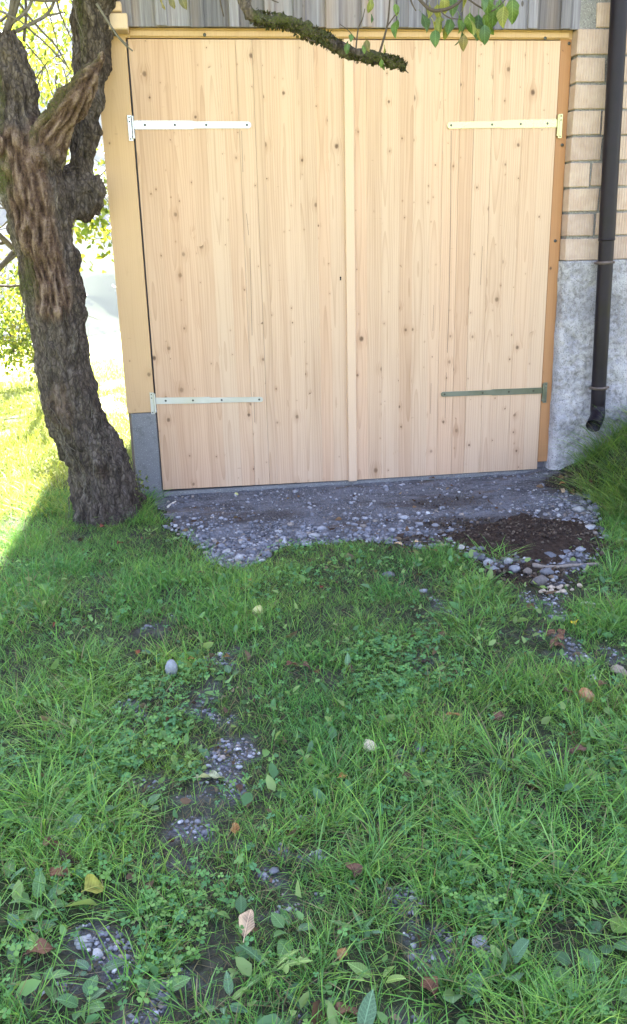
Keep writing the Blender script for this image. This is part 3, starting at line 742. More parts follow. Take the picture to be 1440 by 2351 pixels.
paths.append([tp(100, 560, -.32, 45), tp(140, 470, -.26, 45), tp(172, 425, -.2, 42), tp(184, 370, -.16, 32), tp(192, 300, -.14, 36), tp(203, 200, -.12, 38), tp(212, 100, -.12, 46), tp(213, 0, -.12, 48), tp(222, -110, -.15, 46), tp(250, -230, -.22, 40), tp(300, -360, -.35, 32)])
paths.append([tp(170, 420, -.2, 40), tp(200, 440, -.2, 44), tp(206, 452, -.2, 40), tp(196, 480, -.2, 34), tp(178, 500, -.2, 22)])
for a_, l_, h_ in ((0.4, .24, .1), (2.2, .20, .05), (3.6, .20, .1), (5.2, .24, .05)):       # root flare
    c0 = np.array(trunk_pts[2][:3]); e0 = TB + np.array([math.cos(a_) * l_, math.sin(a_) * l_, -0.07])
    paths.append([[*(c0 + [0, 0, -.06]), .12], [*((c0 + e0) / 2 + [math.cos(a_) * .03, math.sin(a_) * .03, -.02]), .085], [*e0, .03]])
mb = MB()
for p in paths:
    p = smooth_path(p, 6 * len(p)); mb.tube(p[:, :3] - TB, np.maximum(p[:, 3], 0.006), 20, True)
tmpo = link('tmp', mb.mesh('tmp'))
md = tmpo.modifiers.new('r', 'REMESH'); md.mode = 'VOXEL'; md.voxel_size = 0.006
dg = bpy.context.evaluated_depsgraph_get(); dg.update()
tm = bpy.data.meshes.new_from_object(tmpo.evaluated_get(dg)); bpy.data.objects.remove(tmpo)
nv = len(tm.vertices); co = np.zeros(nv * 3, np.float32); tm.vertices.foreach_get('co', co); co = co.reshape(-1, 3).astype(float)
nr = np.zeros(nv * 3, np.float32); tm.vertices.foreach_get('normal', nr); nr = nr.reshape(-1, 3)
wc = co + TB
lump = (fbm(wc[:, 0] * 6, wc[:, 1] * 6, wc[:, 2] * 5, 3) - .5) * 0.075
ridge = np.abs(fbm(wc[:, 0] * 22, wc[:, 1] * 22, wc[:, 2] * 6, 3) - .5) * 2
fine_ = fbm(wc[:, 0] * 60, wc[:, 1] * 60, wc[:, 2] * 30, 2) - .5
# what shows bare split wood: the torn stub and the scar down the front of the trunk
def pix(p):
    q = (p - CAM) @ ROT; return CX + F * q[:, 0] / q[:, 2], CY + F * q[:, 1] / q[:, 2]
def seg_d(p, a, b):
    a, b = np.array(a), np.array(b); t = np.clip(((p - a) @ (b - a)) / ((b - a) @ (b - a)), 0, 1); return np.linalg.norm(p - a - t[:, None] * (b - a), axis=1)
stub = [np.array(q[:3]) for q in paths[2]]
dw = np.minimum.reduce([seg_d(wc, stub[k], stub[k + 1]) for k in range(1, 5)])
wood = sstep(0.14, 0.09, dw)
scar = [wall(20, 340, -.52), wall(62, 420, -.54), wall(78, 500, -.54), wall(100, 600, -.54), wall(118, 690, -.55)]
dscar = np.minimum.reduce([seg_d(wc, scar[k], scar[k + 1]) for k in range(4)])
wood = np.maximum(wood, sstep(0.135, 0.075, dscar + (fbm(wc[:, 0] * 12, wc[:, 1] * 12, wc[:, 2] * 4, 3) - .5) * .12))
spot = wall(140, 940, -.55); wood = np.maximum(wood, 0.5 * sstep(.10, .03, np.linalg.norm((wc - spot) * [1, 1, .5], axis=1)))
moss = sstep(0.45, 0.6, fbm(wc[:, 0] * 5, wc[:, 1] * 5, wc[:, 2] * 3, 3)) * sstep(-.1, -.7, nr[:, 0]) * sstep(1.0, 1.5, wc[:, 2]) * .9
moss = np.maximum(moss, 0.6 * sstep(0.5, .65, fbm(wc[:, 0] * 4, wc[:, 1] * 4, wc[:, 2] * 4, 3)) * sstep(.25, .05, wc[:, 2]))
axs = stub[4] - stub[1]; axs /= np.linalg.norm(axs)
al = wc @ axs; perp = wc - al[:, None] * axs
st1 = fbm(perp[:, 0] * 55, perp[:, 1] * 55 + al * 9, perp[:, 2] * 55, 4); st2 = fbm(wc[:, 0] * 55 + 3 * vnoise(wc[:, 0] * 6, 0, wc[:, 2] * 6), wc[:, 1] * 55, wc[:, 2] * 15, 4)
onstub = sstep(0.15, 0.09, dw) * sstep(-.02, .06, (wc - stub[1]) @ axs)
streak = st1 * onstub + st2 * (1 - onstub)
crag = fbm(wc[:, 0] * 34, wc[:, 1] * 34, wc[:, 2] * 17, 3) - .5
disp = lump + (ridge - .30) * 0.040 * (1 - wood) + (streak - .5) * 0.060 * wood + crag * 0.030 * (1 - .6 * wood) + fine_ * 0.016
co2 = co + nr * disp[:, None]
tm.vertices.foreach_set('co', co2.astype(np.float32).ravel()); tm.update()
attr(tm, 'streak', streak); attr(tm, 'wood', wood); attr(tm, 'moss', moss)
tm.polygons.foreach_set('use_smooth', np.ones(len(tm.polygons), bool)); tm.name = 'trunk'
link('trunk', tm, BARK, tree)
# thin dry climber stems clinging to the lower trunk
trp = smooth_path(trunk_pts[:9], 200)
def stems(n, seed):
    r = np.random.default_rng(seed); m = MB()
    T, U, V = frames(trp[:, :3])
    for _ in range(n):
        k0 = int(r.uniform(0, 1) ** 1.3 * 140); ln = int(r.uniform(12, 45)); a0 = r.uniform(0, 2 * np.pi); dr = r.normal(0, .02)
        idx = np.arange(k0, min(k0 + ln, 195), 3)
        if len(idx) < 4: continue
        a = a0 + np.cumsum(r.normal(dr, 0.07, len(idx)))
        rad = trp[idx, 3] * 1.0 + 0.002 + r.uniform(0, .010) + np.cumsum(r.normal(0, .003, len(idx)))
        p = trp[idx, :3] + rad[:, None] * (np.cos(a)[:, None] * U[idx] + np.sin(a)[:, None] * V[idx])
        c = r.uniform(.03, .16); m.tube(p - TB, np.linspace(r.uniform(.0009, .0022), .0005, len(idx)), 3, False, (c * 1.05, c * .92, c * .8))
    return m.mesh('climber_stems')
o = link('climber_stems', stems(170, 4), TWIG, tree); o['kind'] = 'stuff'
# --- leaf meshes
def leaf_np(L, W, curl=0.15, fold=0.25, tip=0.5, n=7, wave=0.0, seed=0, serr=0.0, petiole=0.0):
    """leaf along +x, three columns of vertices with a folded midrib; returns verts, quads"""
    r = np.random.default_rng(seed); t = np.linspace(0, 1, n)
    wd = W / 2 * np.sin(np.pi * np.clip(t, 0, 1) ** tip) ** 0.8; wd[0] = W * 0.03; wd[-1] = W * 0.01
    if serr: wd = wd * (1 - serr * (np.arange(n) % 2))
    irr = wave * .45 + .04
    a = curl * t * 2.2
    dx = np.cumsum(np.concatenate([[0], np.cos(a[1:]) * L / (n - 1)])); dz = -np.cumsum(np.concatenate([[0], np.sin(a[1:]) * L / (n - 1)]))
    lift = wd * fold
    wv = wave * W * np.sin(t * 9 + seed)
    v = np.zeros((n, 5, 3))
    for j, s in enumerate((-1, -.55, 0, .55, 1)):
        v[:, j, 0] = dx + petiole; v[:, j, 1] = s * wd * (1 + irr * np.sin(t * 7.3 + seed * 1.7 + s * 2) + irr * .7 * np.sin(t * 15.1 + seed + s)); v[:, j, 2] = dz + abs(s) * lift + (wv if abs(s) == 1 else 0) * (1 if s > 0 else -.7)
    i = (np.arange(n - 1)[:, None] * 5 + np.arange(4)[None, :]).ravel()
    q = np.stack([i, i + 1, i + 6, i + 5], -1)
    return v.reshape(-1, 3), q
def leaf_mesh(name, stem=0.0, **kw):
    v, q = leaf_np(petiole=stem, **kw); m = MB(); m.add(v, q)
    if stem: m.tube([[0, 0, 0], [stem * .5, 0, .002], [stem + kw['L'] * .5, 0, v[(kw.get('n', 7) // 2) * 5 + 2, 2] - .0008]], [.0014, .0011, .0006], 4, False)
    return m.mesh(name, True)
def leaf_cloud(name, pos, dirs, size, cols, r, bent=0.3, asp=0.6):
    """many small leaves in one mesh: rhombic blade of 4 triangles with a fold"""
    n = len(pos); d = dirs / (np.linalg.norm(dirs, axis=1)[:, None] + 1e-9)
    u = np.cross(d, r.normal(size=(n, 3))); u /= np.linalg.norm(u, axis=1)[:, None] + 1e-9; w_ = np.cross(d, u)
    s = size[:, None]
    v = np.stack([pos, pos + d * s * .35 + u * s * asp * .5 + w_ * s * .10, pos + d * s * .40, pos + d * s * .35 - u * s * asp * .5 + w_ * s * .10,
                  pos + d * s * .75 + u * s * asp * .36 - w_ * s * .02, pos + d * s * .75 - u * s * asp * .36 - w_ * s * .02, pos + d * s - w_ * s * bent * .5], 1)
    b = np.arange(n)[:, None] * 7
    q = np.concatenate([b + [[1, 4, 6, 2]], b + [[2, 6, 5, 3]]]); t = np.concatenate([b + [[0, 1, 2]], b + [[0, 2, 3]]])
    me = mesh_np(name, v.reshape(-1, 3), [q, t]); attr(me, 'col', np.repeat(cols, 7, 0), 'COLOR')
    return me
# --- mossy branch hanging into the picture from above
YB = -1.0
def bp(px, py, hw, y=YB): return tp(px, py, y, hw)
br = [tp(300, -360, -.35, 30), tp(400, -330, -.6, 26), tp(500, -200, -.9, 22), bp(545, -80, 17), bp(562, 0, 15), bp(578, 34, 15), bp(612, 47, 13), bp(660, 52, 15), bp(700, 70, 15), bp(742, 86, 15), bp(790, 112, 13), bp(832, 128, 13), bp(880, 134, 12), bp(912, 146, 10), bp(933, 158, 5)]
bpth = smooth_path(br, 150)
mb = MB(); mb.tube(bpth[:, :3] - TB, bpth[:, 3], 18)
kn = wall(708, 52, YB) - TB; mb.tube([kn + [0, 0, -.06], kn + [0, 0, -.01], kn + [.005, 0, .012]], [.035, .034, .012], 12)
mb.tube([wall(820, 126, YB) - TB, wall(803, 112, YB) - TB, wall(797, 100, YB) - TB], [.02, .022, .012], 10)
bmh = mb.mesh('branch', True)
nv = len(bmh.vertices); co = np.zeros(nv * 3, np.float32); bmh.vertices.foreach_get('co', co); co = co.reshape(-1, 3).astype(float); nr = np.zeros(nv * 3, np.float32); bmh.vertices.foreach_get('normal', nr); nr = nr.reshape(-1, 3)
wc = co + TB
co += nr * ((fbm(wc[:, 0] * 28, wc[:, 1] * 28, wc[:, 2] * 28, 3) - .5) * .030 + (vnoise(wc[:, 0] * 90, wc[:, 1] * 90, wc[:, 2] * 90) - .5) * .012)[:, None]
bmh.vertices.foreach_set('co', co.astype(np.float32).ravel()); bmh.update()
attr(bmh, 'streak', np.zeros(nv)); attr(bmh, 'wood', np.zeros(nv)); attr(bmh, 'moss', np.clip(sstep(.40, .55, fbm(wc[:, 0] * 9, wc[:, 1] * 9, wc[:, 2] * 9, 2)) + sstep(.3, .9, nr[:, 2]) * .5, 0, 1))
branch = link('branch', bmh, BARK, tree); branch['label'] = 'mossy broken branch hanging across the top of the door'
# moss tufts and lichen fringe on the branch
r = np.random.default_rng(21); N = 2600
k = r.integers(20, 149, N); T, U, V = frames(bpth[:, :3]); a = r.uniform(0, 2 * np.pi, N)
nd = np.cos(a)[:, None] * U[k] + np.sin(a)[:, None] * V[k]
keep = fbm(bpth[k, 0] * 9, bpth[k, 1] * 9 + a, bpth[k, 2] * 9, 2) > .52; k, nd = k[keep], nd[keep]
c = r.uniform(.5, 1.5, (len(k), 1)) * np.where(r.random((len(k), 1)) < .35, [[.075, .06, .035]], [[.040, .046, .013]])
o = link('moss', leaf_cloud('moss', bpth[k, :3] + nd * bpth[k, 3][:, None] * .95 - TB, nd + r.normal(0, .5, nd.shape), r.uniform(.008, .022, len(k)), c, r), TREE_LEAF, branch); o['kind'] = 'stuff'
# twigs with single leaves
APL = [leaf_mesh('leaf', stem=.02, L=.075, W=.045, curl=.35, fold=.25, tip=.85, seed=s, wave=.06 * s) for s in range(4)]
def mat_apleaf(name, c): return mat_leafy(name, 0.38, 0.42, color=c, var=.2, veins=.075)
LG = [mat_apleaf('leaf_green', (.085, .155, .035)), mat_apleaf('leaf_yellow', (.20, .22, .05)), mat_apleaf('leaf_brownish', (.13, .12, .045)), mat_apleaf('leaf_blue', (.06, .12, .045))]
APM = {}
def ap(s, k):
    if (s, k) not in APM: me = APL[s].copy(); me.materials.append(LG[k]); APM[(s, k)] = me
    return APM[(s, k)]
def twig(pts, w0, w1, y=YB):
    twm = MB()
    p = smooth_path([wall(px, py, y + dy) for px, py, dy in pts], 6 * len(pts)); twm.tube(p - TB, np.linspace(w0, w1, len(p)), 6, True, (.075, .058, .045)); link('twig', twm.mesh('twig', True), TWIG, branch)
twig([(868, 132, 0), (884, 80, -.01), (892, 40, 0), (897, -30, .02)], .006, .004); twig([(888, 62, 0), (905, 38, -.02), (915, 28, -.03)], .0035, .002)
twig([(816, 128, 0), (822, 70, 0), (832, 45, .01), (838, 20, .02)], .004, .002); twig([(818, 92, 0), (800, 70, -.01), (780, 55, -.02)], .003, .0015)
twig([(505, -60, .1), (506, 0, .1), (514, 38, .1)], .005, .003); twig([(700, 80, 0), (712, 92, -.03), (724, 94, -.04)], .004, .002)
twig([(895, -60, .0), (950, -15, -.05), (985, 20, -.1), (1010, 24, -.12), (1040, 15, -.12), (1065, -10, -.1), (1090, -80, -.05)], .009, .007)
twig([(1010, 24, -.12), (1030, 40, -.15), (1060, 45, -.16)], .004, .002); twig([(1065, -10, -.1), (1100, 15, -.14), (1130, 25, -.15), (1160, 0, -.12)], .005, .002)
twig([(940, -20, -.05), (945, 5, -.06), (955, 25, -.08)], .006, .003); twig([(870, -20, -.0), (858, -2, 0), (845, 2, 0)], .004, .002)
twig([(925, 152, 0), (932, 162, -.02), (938, 168, -.02)], .005, .002); twig([(590, -20, .05), (625, 0, .05), (640, 6, .05)], .004, .002)
random.seed(8)
def hang(px, py, ln, k, s=None, y=YB, az=None, pitch=None):
    p = wall(px, py, y) - TB; s = random.randrange(4) if s is None else s
    o = link('leaf', ap(s, k), None, branch, tuple(p)); sc_ = ln / 0.095
    o.scale = (sc_, sc_, sc_)
    o.rotation_euler = (random.uniform(-.8, .8), R_(pitch if pitch is not None else random.uniform(45, 85)), R_(az if az is not None else random.uniform(-150, -30)))
for px, py, ln, k in [(800, 92, .06, 3), (805, 75, .05, 0), (840, 85, .07, 2), (850, 28, .05, 3), (852, -12, .08, 1), (905, 3, .07, 0), (918, 36, .11, 0), (962, 22, .115, 3), (990, 40, .11, 1), (1000, 60, .10, 0),
                      (1015, 30, .10, 1), (1022, 45, .09, 1), (1035, 38, .10, 0), (1050, 25, .11, 0), (1062, 38, .13, 3), (1075, 40, .10, 1), (1080, 15, .12, 0), (1100, 20, .14, 3), (1112, 45, .11, 3), (1120, 12, .13, 0),
                      (1068, 70, .09, 2), (1090, 62, .09, 1), (1130, -5, .13, 0), (1148, -15, .13, 0), (1160, 2, .12, 1), (1175, -20, .14, 0), (1120, -30, .12, 0), (1100, -25, .11, 3), (1020, -20, .10, 1), (1040, -15, .11, 0), (1060, -20, .1, 1),
                      (985, 5, .08, 1), (1005, 0, .09, 1), (830, 100, .05, 0), (880, 98, .05, 1), (875, 130, .05, 0), (880, 142, .04, 3), (375, -20, .08, 2), (395, -15, .07, 2), (410, -18, .08, 2), (425, -22, .07, 2)]:
    hang(px, py, ln, k, y=YB + random.uniform(-.18, .02))
# limb shoots and crown out of view above
cm = MB(); r = np.random.default_rng(5); tips = []
def shoot(p0, d, L, w0, depth=0):
    n = 7; p = [np.array(p0, float)]; d = np.array(d, float)
    for q in range(n): d = d + r.normal(0, .16, 3); d /= np.linalg.norm(d); p.append(p[-1] + d * L / n)
    p = np.array(p); cm.tube(p - TB, np.linspace(w0, w0 * .35, n + 1), 6, True, (.10, .085, .07))
    tips.extend([p[3], p[5], p[7]])
    if depth < 2:
        for q in (2, 4, 6): shoot(p[q], d + r.normal(0, .6, 3), L * .6, w0 * .5, depth + 1)
LT = np.array(trunk_pts[-1][:3]); DT = np.array(paths[3][-1][:3])
for d in ((-.5, -.1, .9), (.1, .3, 1), (.55, .25, .8), (-.9, .2, .5), (.25, -.1, .9)): shoot(LT + [0, 0, -.03], d, .75, .016)
for d in ((.3, -.2, 1), (.9, -.4, .6), (-.2, .1, 1), (.6, -.8, .7)): shoot(DT, d, 1.0, .03)
for q in (118, 90, 60): pass
def vtwig(pts, y, w0, w1):
    p = smooth_path([wall(a_, b_, y) for a_, b_ in pts], 5 * len(pts)); cm.tube(p - TB, np.linspace(w0, w1, len(p)), 6, True, (.13, .115, .095))
vtwig([(5, 90), (60, 60), (105, 35), (125, 0), (128, -50)], -.30, .010, .006); vtwig([(60, 62), (105, 38), (150, 28)], -.30, .008, .004); vtwig([(62, 62), (110, 105), (140, 135), (165, 165)], -.28, .006, .003)
vtwig([(10, 60), (45, 40), (70, 10), (90, -60)], -.34, .010, .006); vtwig([(128, -40), (135, 20), (160, 80), (170, 100)], -.2, .006, .003); vtwig([(0, 25), (40, 45), (70, 65)], -.36, .006, .004); vtwig([(55, 95), (60, 20), (52, -60)], -.25, .008, .006)
vtwig([(60, 100), (105, 155), (112, 190), (125, 225)], -.2, .004, .002); vtwig([(0, 50), (30, 20), (50, -40)], -.3, .006, .005)
vtwig([(222, 8), (245, 45), (268, 80), (290, 105), (305, 117)], -.45, .007, .004); vtwig([(268, 80), (285, 96), (296, 104)], -.47, .004, .002)
vtwig([(20, -30), (60, 30), (95, 70), (130, 108), (158, 158)], -.1, .007, .004)
link('shoots', cm.mesh('shoots', True), TWIG, tree)
tips = np.array(tips); tips = tips[tips[:, 2] > 2.95]
def clumps(cent, per, spread, r, cols, size):
    n = len(cent) * per; p = np.repeat(cent, per, 0) + r.normal(0, spread, (n, 3)); d = r.normal(0, 1, (n, 3)); d[:, 2] -= .5
    c = cols[r.integers(0, len(cols), n)] * r.uniform(.7, 1.35, (n, 1))
    return p, d, r.uniform(*size, n), c
LC = np.array([[.085, .15, .03], [.11, .17, .035], [.14, .18, .04], [.07, .13, .03]])
p, d, s, c = clumps(tips, 16, .12, r, LC, (.05, .085))
ok = p[:, 2] > 3.0
o = link('crown', leaf_cloud('crown', p[ok] - TB, d[ok], s[ok], c[ok], r), TREE_LEAF, tree); o['kind'] = 'stuff'
# leafy suckers at the foot of the trunk
p0 = np.array([ground(305, 1165), ground(318, 1150), ground(295, 1178), ground(330, 1140), ground(312, 1175)])
mm = MB(); cl = []
for q in p0:
    for _ in range(3):
        e = q + np.array([r.normal(0, .04), r.normal(0, .04), r.uniform(.08, .20)]); mm.tube([q - TB, (q + e) / 2 + r.normal(0, .01, 3) - TB, e - TB], [.003, .002, .001], 5, True, (.10, .08, .05)); cl += [e, (q + e) / 2, q * .25 + e * .75]
p, d, s, c = clumps(np.array(cl), 6, .022, r, np.array([[.13, .17, .05], [.17, .19, .07], [.09, .13, .04]]), (.018, .034))
sk = link('sucker_shoots', mm.mesh('sucker_shoots', True), TWIG, tree)
o = link('sucker_leaves', leaf_cloud('sucker_leaves', p - TB, d, s, c, r), TREE_LEAF, sk); o['kind'] = 'stuff'

# ------------------------------------------------------------------ trees behind
def far_tree(name, base, H, cr, label, seed, cols, nleaf=16000, leaf=(.05, .085), cz=.66, hang_=None, trunk_r=.11):
    r = np.random.default_rng(seed); base = np.array(base, float); t = empty(name, tuple(base)); tag(t, label, 'tree', 'fruit trees behind the barn')
    m = MB(); ends = []
    def grow(p0, d, L, w0, dep):
        n = 6; p = [np.array(p0, float)]; d = np.array(d, float)
        for q in range(n): d = d + r.normal(0, .13, 3); d[2] += .02; d /= np.linalg.norm(d); p.append(p[-1] + d * L / n)
        p = np.array(p); m.tube(p, np.linspace(w0, w0 * .45, n + 1), 8 if dep < 2 else 5, True, (.09, .075, .06))
        if dep >= 2: ends.extend([p[3], p[5], p[6]])
        if dep < 4:
            for q in range(4 if dep < 2 else 3): grow(p[[3, 4, 5, 6][q]], d * .6 + r.normal(0, .7, 3), L * .62, w0 * .45, dep + 1)
    grow(base * 0 + [0, 0, -.1], (r.normal(0, .1), r.normal(0, .1), 1), H * .42, trunk_r, 0)
    e = np.array(ends); c0 = np.array([0, 0, H * cz])
    e = c0 + (e - c0) * np.array([cr, cr, H * (1 - cz)]) / np.percentile(np.abs(e - c0), 92, axis=0)
    if hang_ is not None: e = np.vstack([e, np.repeat(hang_ - base, 12, 0) + r.normal(0, .10, (12 * len(hang_), 3))])
    link('trunk', m.mesh('trunk', True), TWIG, t)
    per = max(1, nleaf // len(e)); p, d, s, c = clumps(e, per, .16, r, cols, leaf)
    o = link('crown', leaf_cloud('crown', p, d, s, c, r), TREE_LEAF, t)
    return t
YG = 1.15 * np.array([[.12, .17, .03], [.16, .20, .035], [.20, .22, .04], [.09, .14, .025]])
def at(px, py, y): return wall(px, py, y)
b1 = at(140, 900, 6.5); b1[2] = float(height(b1[0], b1[1])) - .05
far_tree('fruit_tree', b1, 6.6, 2.1, 'sunlit yellow green fruit tree filling the gap above the leaning trunk', 31, YG, 6500, cz=.72, hang_=np.array([at(225, 490, 3.2), at(245, 470, 3.2), at(205, 520, 3.2), at(235, 505, 3.2)]))
b2 = at(-40, 900, 7.5); b2[2] = float(height(b2[0], b2[1])) - .05
far_tree('fruit_tree', b2, 2.9, .95, 'low sunlit fruit tree at the left edge behind the trunk', 37, YG, 3500, cz=.60, trunk_r=.07)
# ------------------------------------------------------------------ far mountain side across the valley
mxs = np.linspace(-2600, 1500, 150); mys = np.linspace(560, 2400, 80); MX, MY = np.meshgrid(mxs, mys)
ridge_ = 1 - np.abs(fbm(MX / 420, MY / 420, 3, 5) - .5) * 2
MZ = -225 + sstep(600, 2100, MY) * (620 + 260 * fbm(MX / 900, 2.2, 1, 3)) * (.55 + .45 * ridge_) + (fbm(MX / 90, MY / 90, 7, 3) - .5) * 40 * sstep(600, 900, MY)
n_ = len(mxs); i = (np.arange(len(mys) - 1)[:, None] * n_ + np.arange(n_ - 1)[None, :]).ravel()
g = NG('mountain_side'); P = g.obj(False); n1 = g.noise(P, .012, 6, .65); n2 = g.noise(P, .05, 5, .7)
col = g.mix(g.map(n1, .46, .54), (.018, .030, .016), (.055, .075, .03)); col = g.mix(g.map(n2, .62, .7, 0, .8), col, (.20, .19, .18)); g.base(col); g.rough(.95); g.spec(.1)
mo = link('mountain', mesh_np('mountain', np.stack([MX, MY, MZ], -1), [np.stack([i, i + 1, i + n_ + 1, i + n_], -1)], True), g.m); tag(mo, 'pale blue hazy mountain side across the valley', kind='structure')
# ------------------------------------------------------------------ grass
def scatter(n, x0, x1, y0, y1, r): return r.uniform(x0, x1, n), r.uniform(y0, y1, n)
def in_view(x, y, m=0.35):
    q = (np.stack([x, y, np.zeros_like(x)], -1) - CAM) @ ROT
    px = CX + F * q[:, 0] / q[:, 2]; return (np.abs(px - CX) < CX * (1 + m)) & (q[:, 2] > .5)
def cover(x, y):
    """how much of the lawn grows at a place, 0..1"""
    b = bare(x, y); sd = pad_sd(x, y)
    c = np.clip(1.05 - 1.40 * b, 0.10, 1) * sstep(0.015, -0.09, sd) * (1 - .85 * mud(x, y))
    c = c * (0.30 + 0.80 * sstep(.34, .58, fbm(x * 4.5, y * 4.5, 11, 3)))
    c = c * (1 - .38 * sstep(-2.6, -3.4, y) * sstep(.42, .58, fbm(x * 2.3, y * 2.3, 77, 2)))
    return np.clip(c, 0, 1)
def grass_mesh(name, x, y, L, W, az, lean, bend, col, r, tipcol=1.25):
    n = len(x); z = height(x, y) - 0.004
    d = np.stack([np.cos(az), np.sin(az), np.zeros(n)], -1); tw = az + np.pi / 2 + r.normal(0, .7, n)
    sd_ = np.stack([np.cos(tw), np.sin(tw), np.zeros(n)], -1)
    b = np.stack([x, y, z], -1); V = []; Cc = []
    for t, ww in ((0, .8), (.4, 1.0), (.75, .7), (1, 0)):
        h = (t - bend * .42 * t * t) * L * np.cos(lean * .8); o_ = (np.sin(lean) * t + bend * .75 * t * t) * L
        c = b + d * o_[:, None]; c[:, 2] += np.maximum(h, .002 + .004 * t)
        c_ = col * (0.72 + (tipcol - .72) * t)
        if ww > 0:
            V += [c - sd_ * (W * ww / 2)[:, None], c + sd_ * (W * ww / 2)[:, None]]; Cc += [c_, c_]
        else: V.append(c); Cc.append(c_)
    V = np.stack(V, 1).reshape(-1, 3); Cc = np.stack(Cc, 1).reshape(-1, 3)
    bi = np.arange(n)[:, None] * 7
    q = np.concatenate([bi + [[0, 1, 3, 2]], bi + [[2, 3, 5, 4]]]); t_ = bi + [[4, 5, 6]]
    me = mesh_np(name, V, [q, t_]); attr(me, 'col', Cc, 'COLOR'); return me
PAL = 2.30 * np.array([[.055, .130, .023], [.070, .145, .025], [.048, .112, .026], [.094, .158, .030], [.046, .102, .031], [.082, .145, .043]])
r = np.random.default_rng(101)
def lush(x, y): return sstep(.42, .62, fbm(x * 2.1 + 4, y * 2.1, 21, 3))
# short lawn
x, y = scatter(540000, -3.6, 2.7, -4.75, 0.25, r)
k = (r.random(len(x)) < cover(x, y) * (0.30 + .30 * in_view(x, y, 1.3) + .40 * in_view(x, y))) & ~((x > -1.45) & (y > -0.01)) & ~((x > 1.3) & (y > -.09))
x, y = x[k], y[k]
near_ = sstep(-1.2, -4.2, y); lu = lush(x, y)
L = r.gamma(6, 1 / 6, len(x)) * (.034 + .022 * lu + .006 * near_) * (1 - .35 * bare(x, y))
bankm = sstep(1.0, 1.5, x) * sstep(-1.6, -.9, y); L = L * (1 + .7 * bankm); 
W = r.uniform(.0013, .0026, len(x)) * (1 + .40 * lu); az = r.uniform(0, 2 * np.pi, len(x)) + 1.5 * (fbm(x * 3, y * 3, 31, 2) - .5)
col = PAL[r.integers(0, len(PAL), len(x))] * r.uniform(.75, 1.3, (len(x), 1))
tone = fbm(x * 1.6, y * 1.6, 41, 3)[:, None]; col = col * (1 + (tone - .5) * np.array([[1.1, .5, .2]]))
dry = r.random(len(x)) < (.05 + .20 * bare(x, y) + .10 * sstep(.5, .65, fbm(x * 3.3, y * 3.3, 91, 3))); col[dry] = np.array([.24, .20, .10]) * r.uniform(.6, 1.2, (dry.sum(), 1))
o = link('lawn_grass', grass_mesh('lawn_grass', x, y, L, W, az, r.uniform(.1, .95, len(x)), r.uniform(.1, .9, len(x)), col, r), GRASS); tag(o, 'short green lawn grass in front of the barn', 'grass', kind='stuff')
nblades = len(x)
# long arching blades in tufts
def tufts(cent, per, spread, Lr, Wr, r, colmul=1.0):
    n = len(cent) * per; c = np.repeat(cent, per, 0); ang = r.uniform(0, 2 * np.pi, n); rr = np.abs(r.normal(0, spread, n))
    x, y = c[:, 0] + np.cos(ang) * rr, c[:, 1] + np.sin(ang) * rr
    sz = np.repeat(r.uniform(.65, 1.2, len(cent)), per)
    return x, y, r.uniform(*Lr, n) * sz, r.uniform(*Wr, n), ang + r.normal(0, .5, n), r.uniform(.25, .95, n), r.uniform(.35, 1.1, n), PAL[r.integers(0, len(PAL), n)] * r.uniform(.75, 1.35, (n, 1)) * colmul
tc = []
x, y = scatter(2600, -3.2, 2.2, -4.6, -1.0, r)
w1 = np.exp(-((x + .35) / .45) ** 2) * sstep(-2.7, -3.6, y)                      # right foreground
w2 = np.exp(-((x + 1.55) / .28) ** 2) * sstep(-2.2, -2.8, y)                     # left side
w3 = .10 + .35 * lush(x, y)
k = (r.random(len(x)) < np.clip(w1 * .7 + w2 * .9 + w3 * .30, 0, 1)) & (r.random(len(x)) < cover(x, y)); tc = np.stack([x[k], y[k]], -1)
parts_ = tufts(tc, 24, .028, (.05, .115), (.0022, .0042), r)
ex = np.array([ground(*p)[:2] for p in [(1080, 1350), (1110, 1390), (1060, 1420), (1130, 1420), (1090, 1460), (1330, 1830), (1250, 1800), (1180, 1780), (1380, 1880), (1390, 1960), (1340, 2010), (1400, 2060), (1290, 2050), (1200, 2010), (1150, 1950),
      (200, 1700), (160, 1740), (100, 1800), (190, 1850), (230, 1900), (90, 1930), (60, 1860), (270, 1760), (1380, 1440), (1420, 1400), (1400, 1320), (1150, 1290), (880, 1960), (760, 1930), (1010, 1900), (1430, 1730), (1350, 1690), (240, 1560), (170, 1530)]])
ex = np.vstack([ex, TB[:2] + np.stack([np.cos(np.linspace(0, 6.2, 14)), np.sin(np.linspace(0, 6.2, 14))], -1) * r.uniform(.20, .27, (14, 1))])
ex = np.repeat(ex, 3, 0) + r.normal(0, .05, (len(ex) * 3, 2))
p2 = tufts(ex, 26, .030, (.08, .16), (.0022, .0044), r)
# bank grass at the foot of the plinth, hanging towards the pad
bx = r.uniform(1.36, 2.4, 130); by = r.uniform(-1.3, -.12, 130); kb = pad_sd(bx, by) < -.02
p3 = tufts(np.stack([bx[kb], by[kb]], -1), 26, .045, (.12, .34), (.0030, .0062), r, np.array([[1.15, .95, 1.05]]))
p3[4][:] = np.pi + r.normal(0.6, .9, len(p3[4]))
allp = [np.concatenate(q) for q in zip(parts_, p2, p3)]
dry = r.random(len(allp[0])) < .06; allp[7][dry] = np.array([.26, .23, .12]) * r.uniform(.7, 1.2, (dry.sum(), 1))
o = link('long_grass', grass_mesh('long_grass', *allp, r), GRASS); tag(o, 'longer arching grass blades growing in tufts through the lawn', 'grass', kind='stuff')
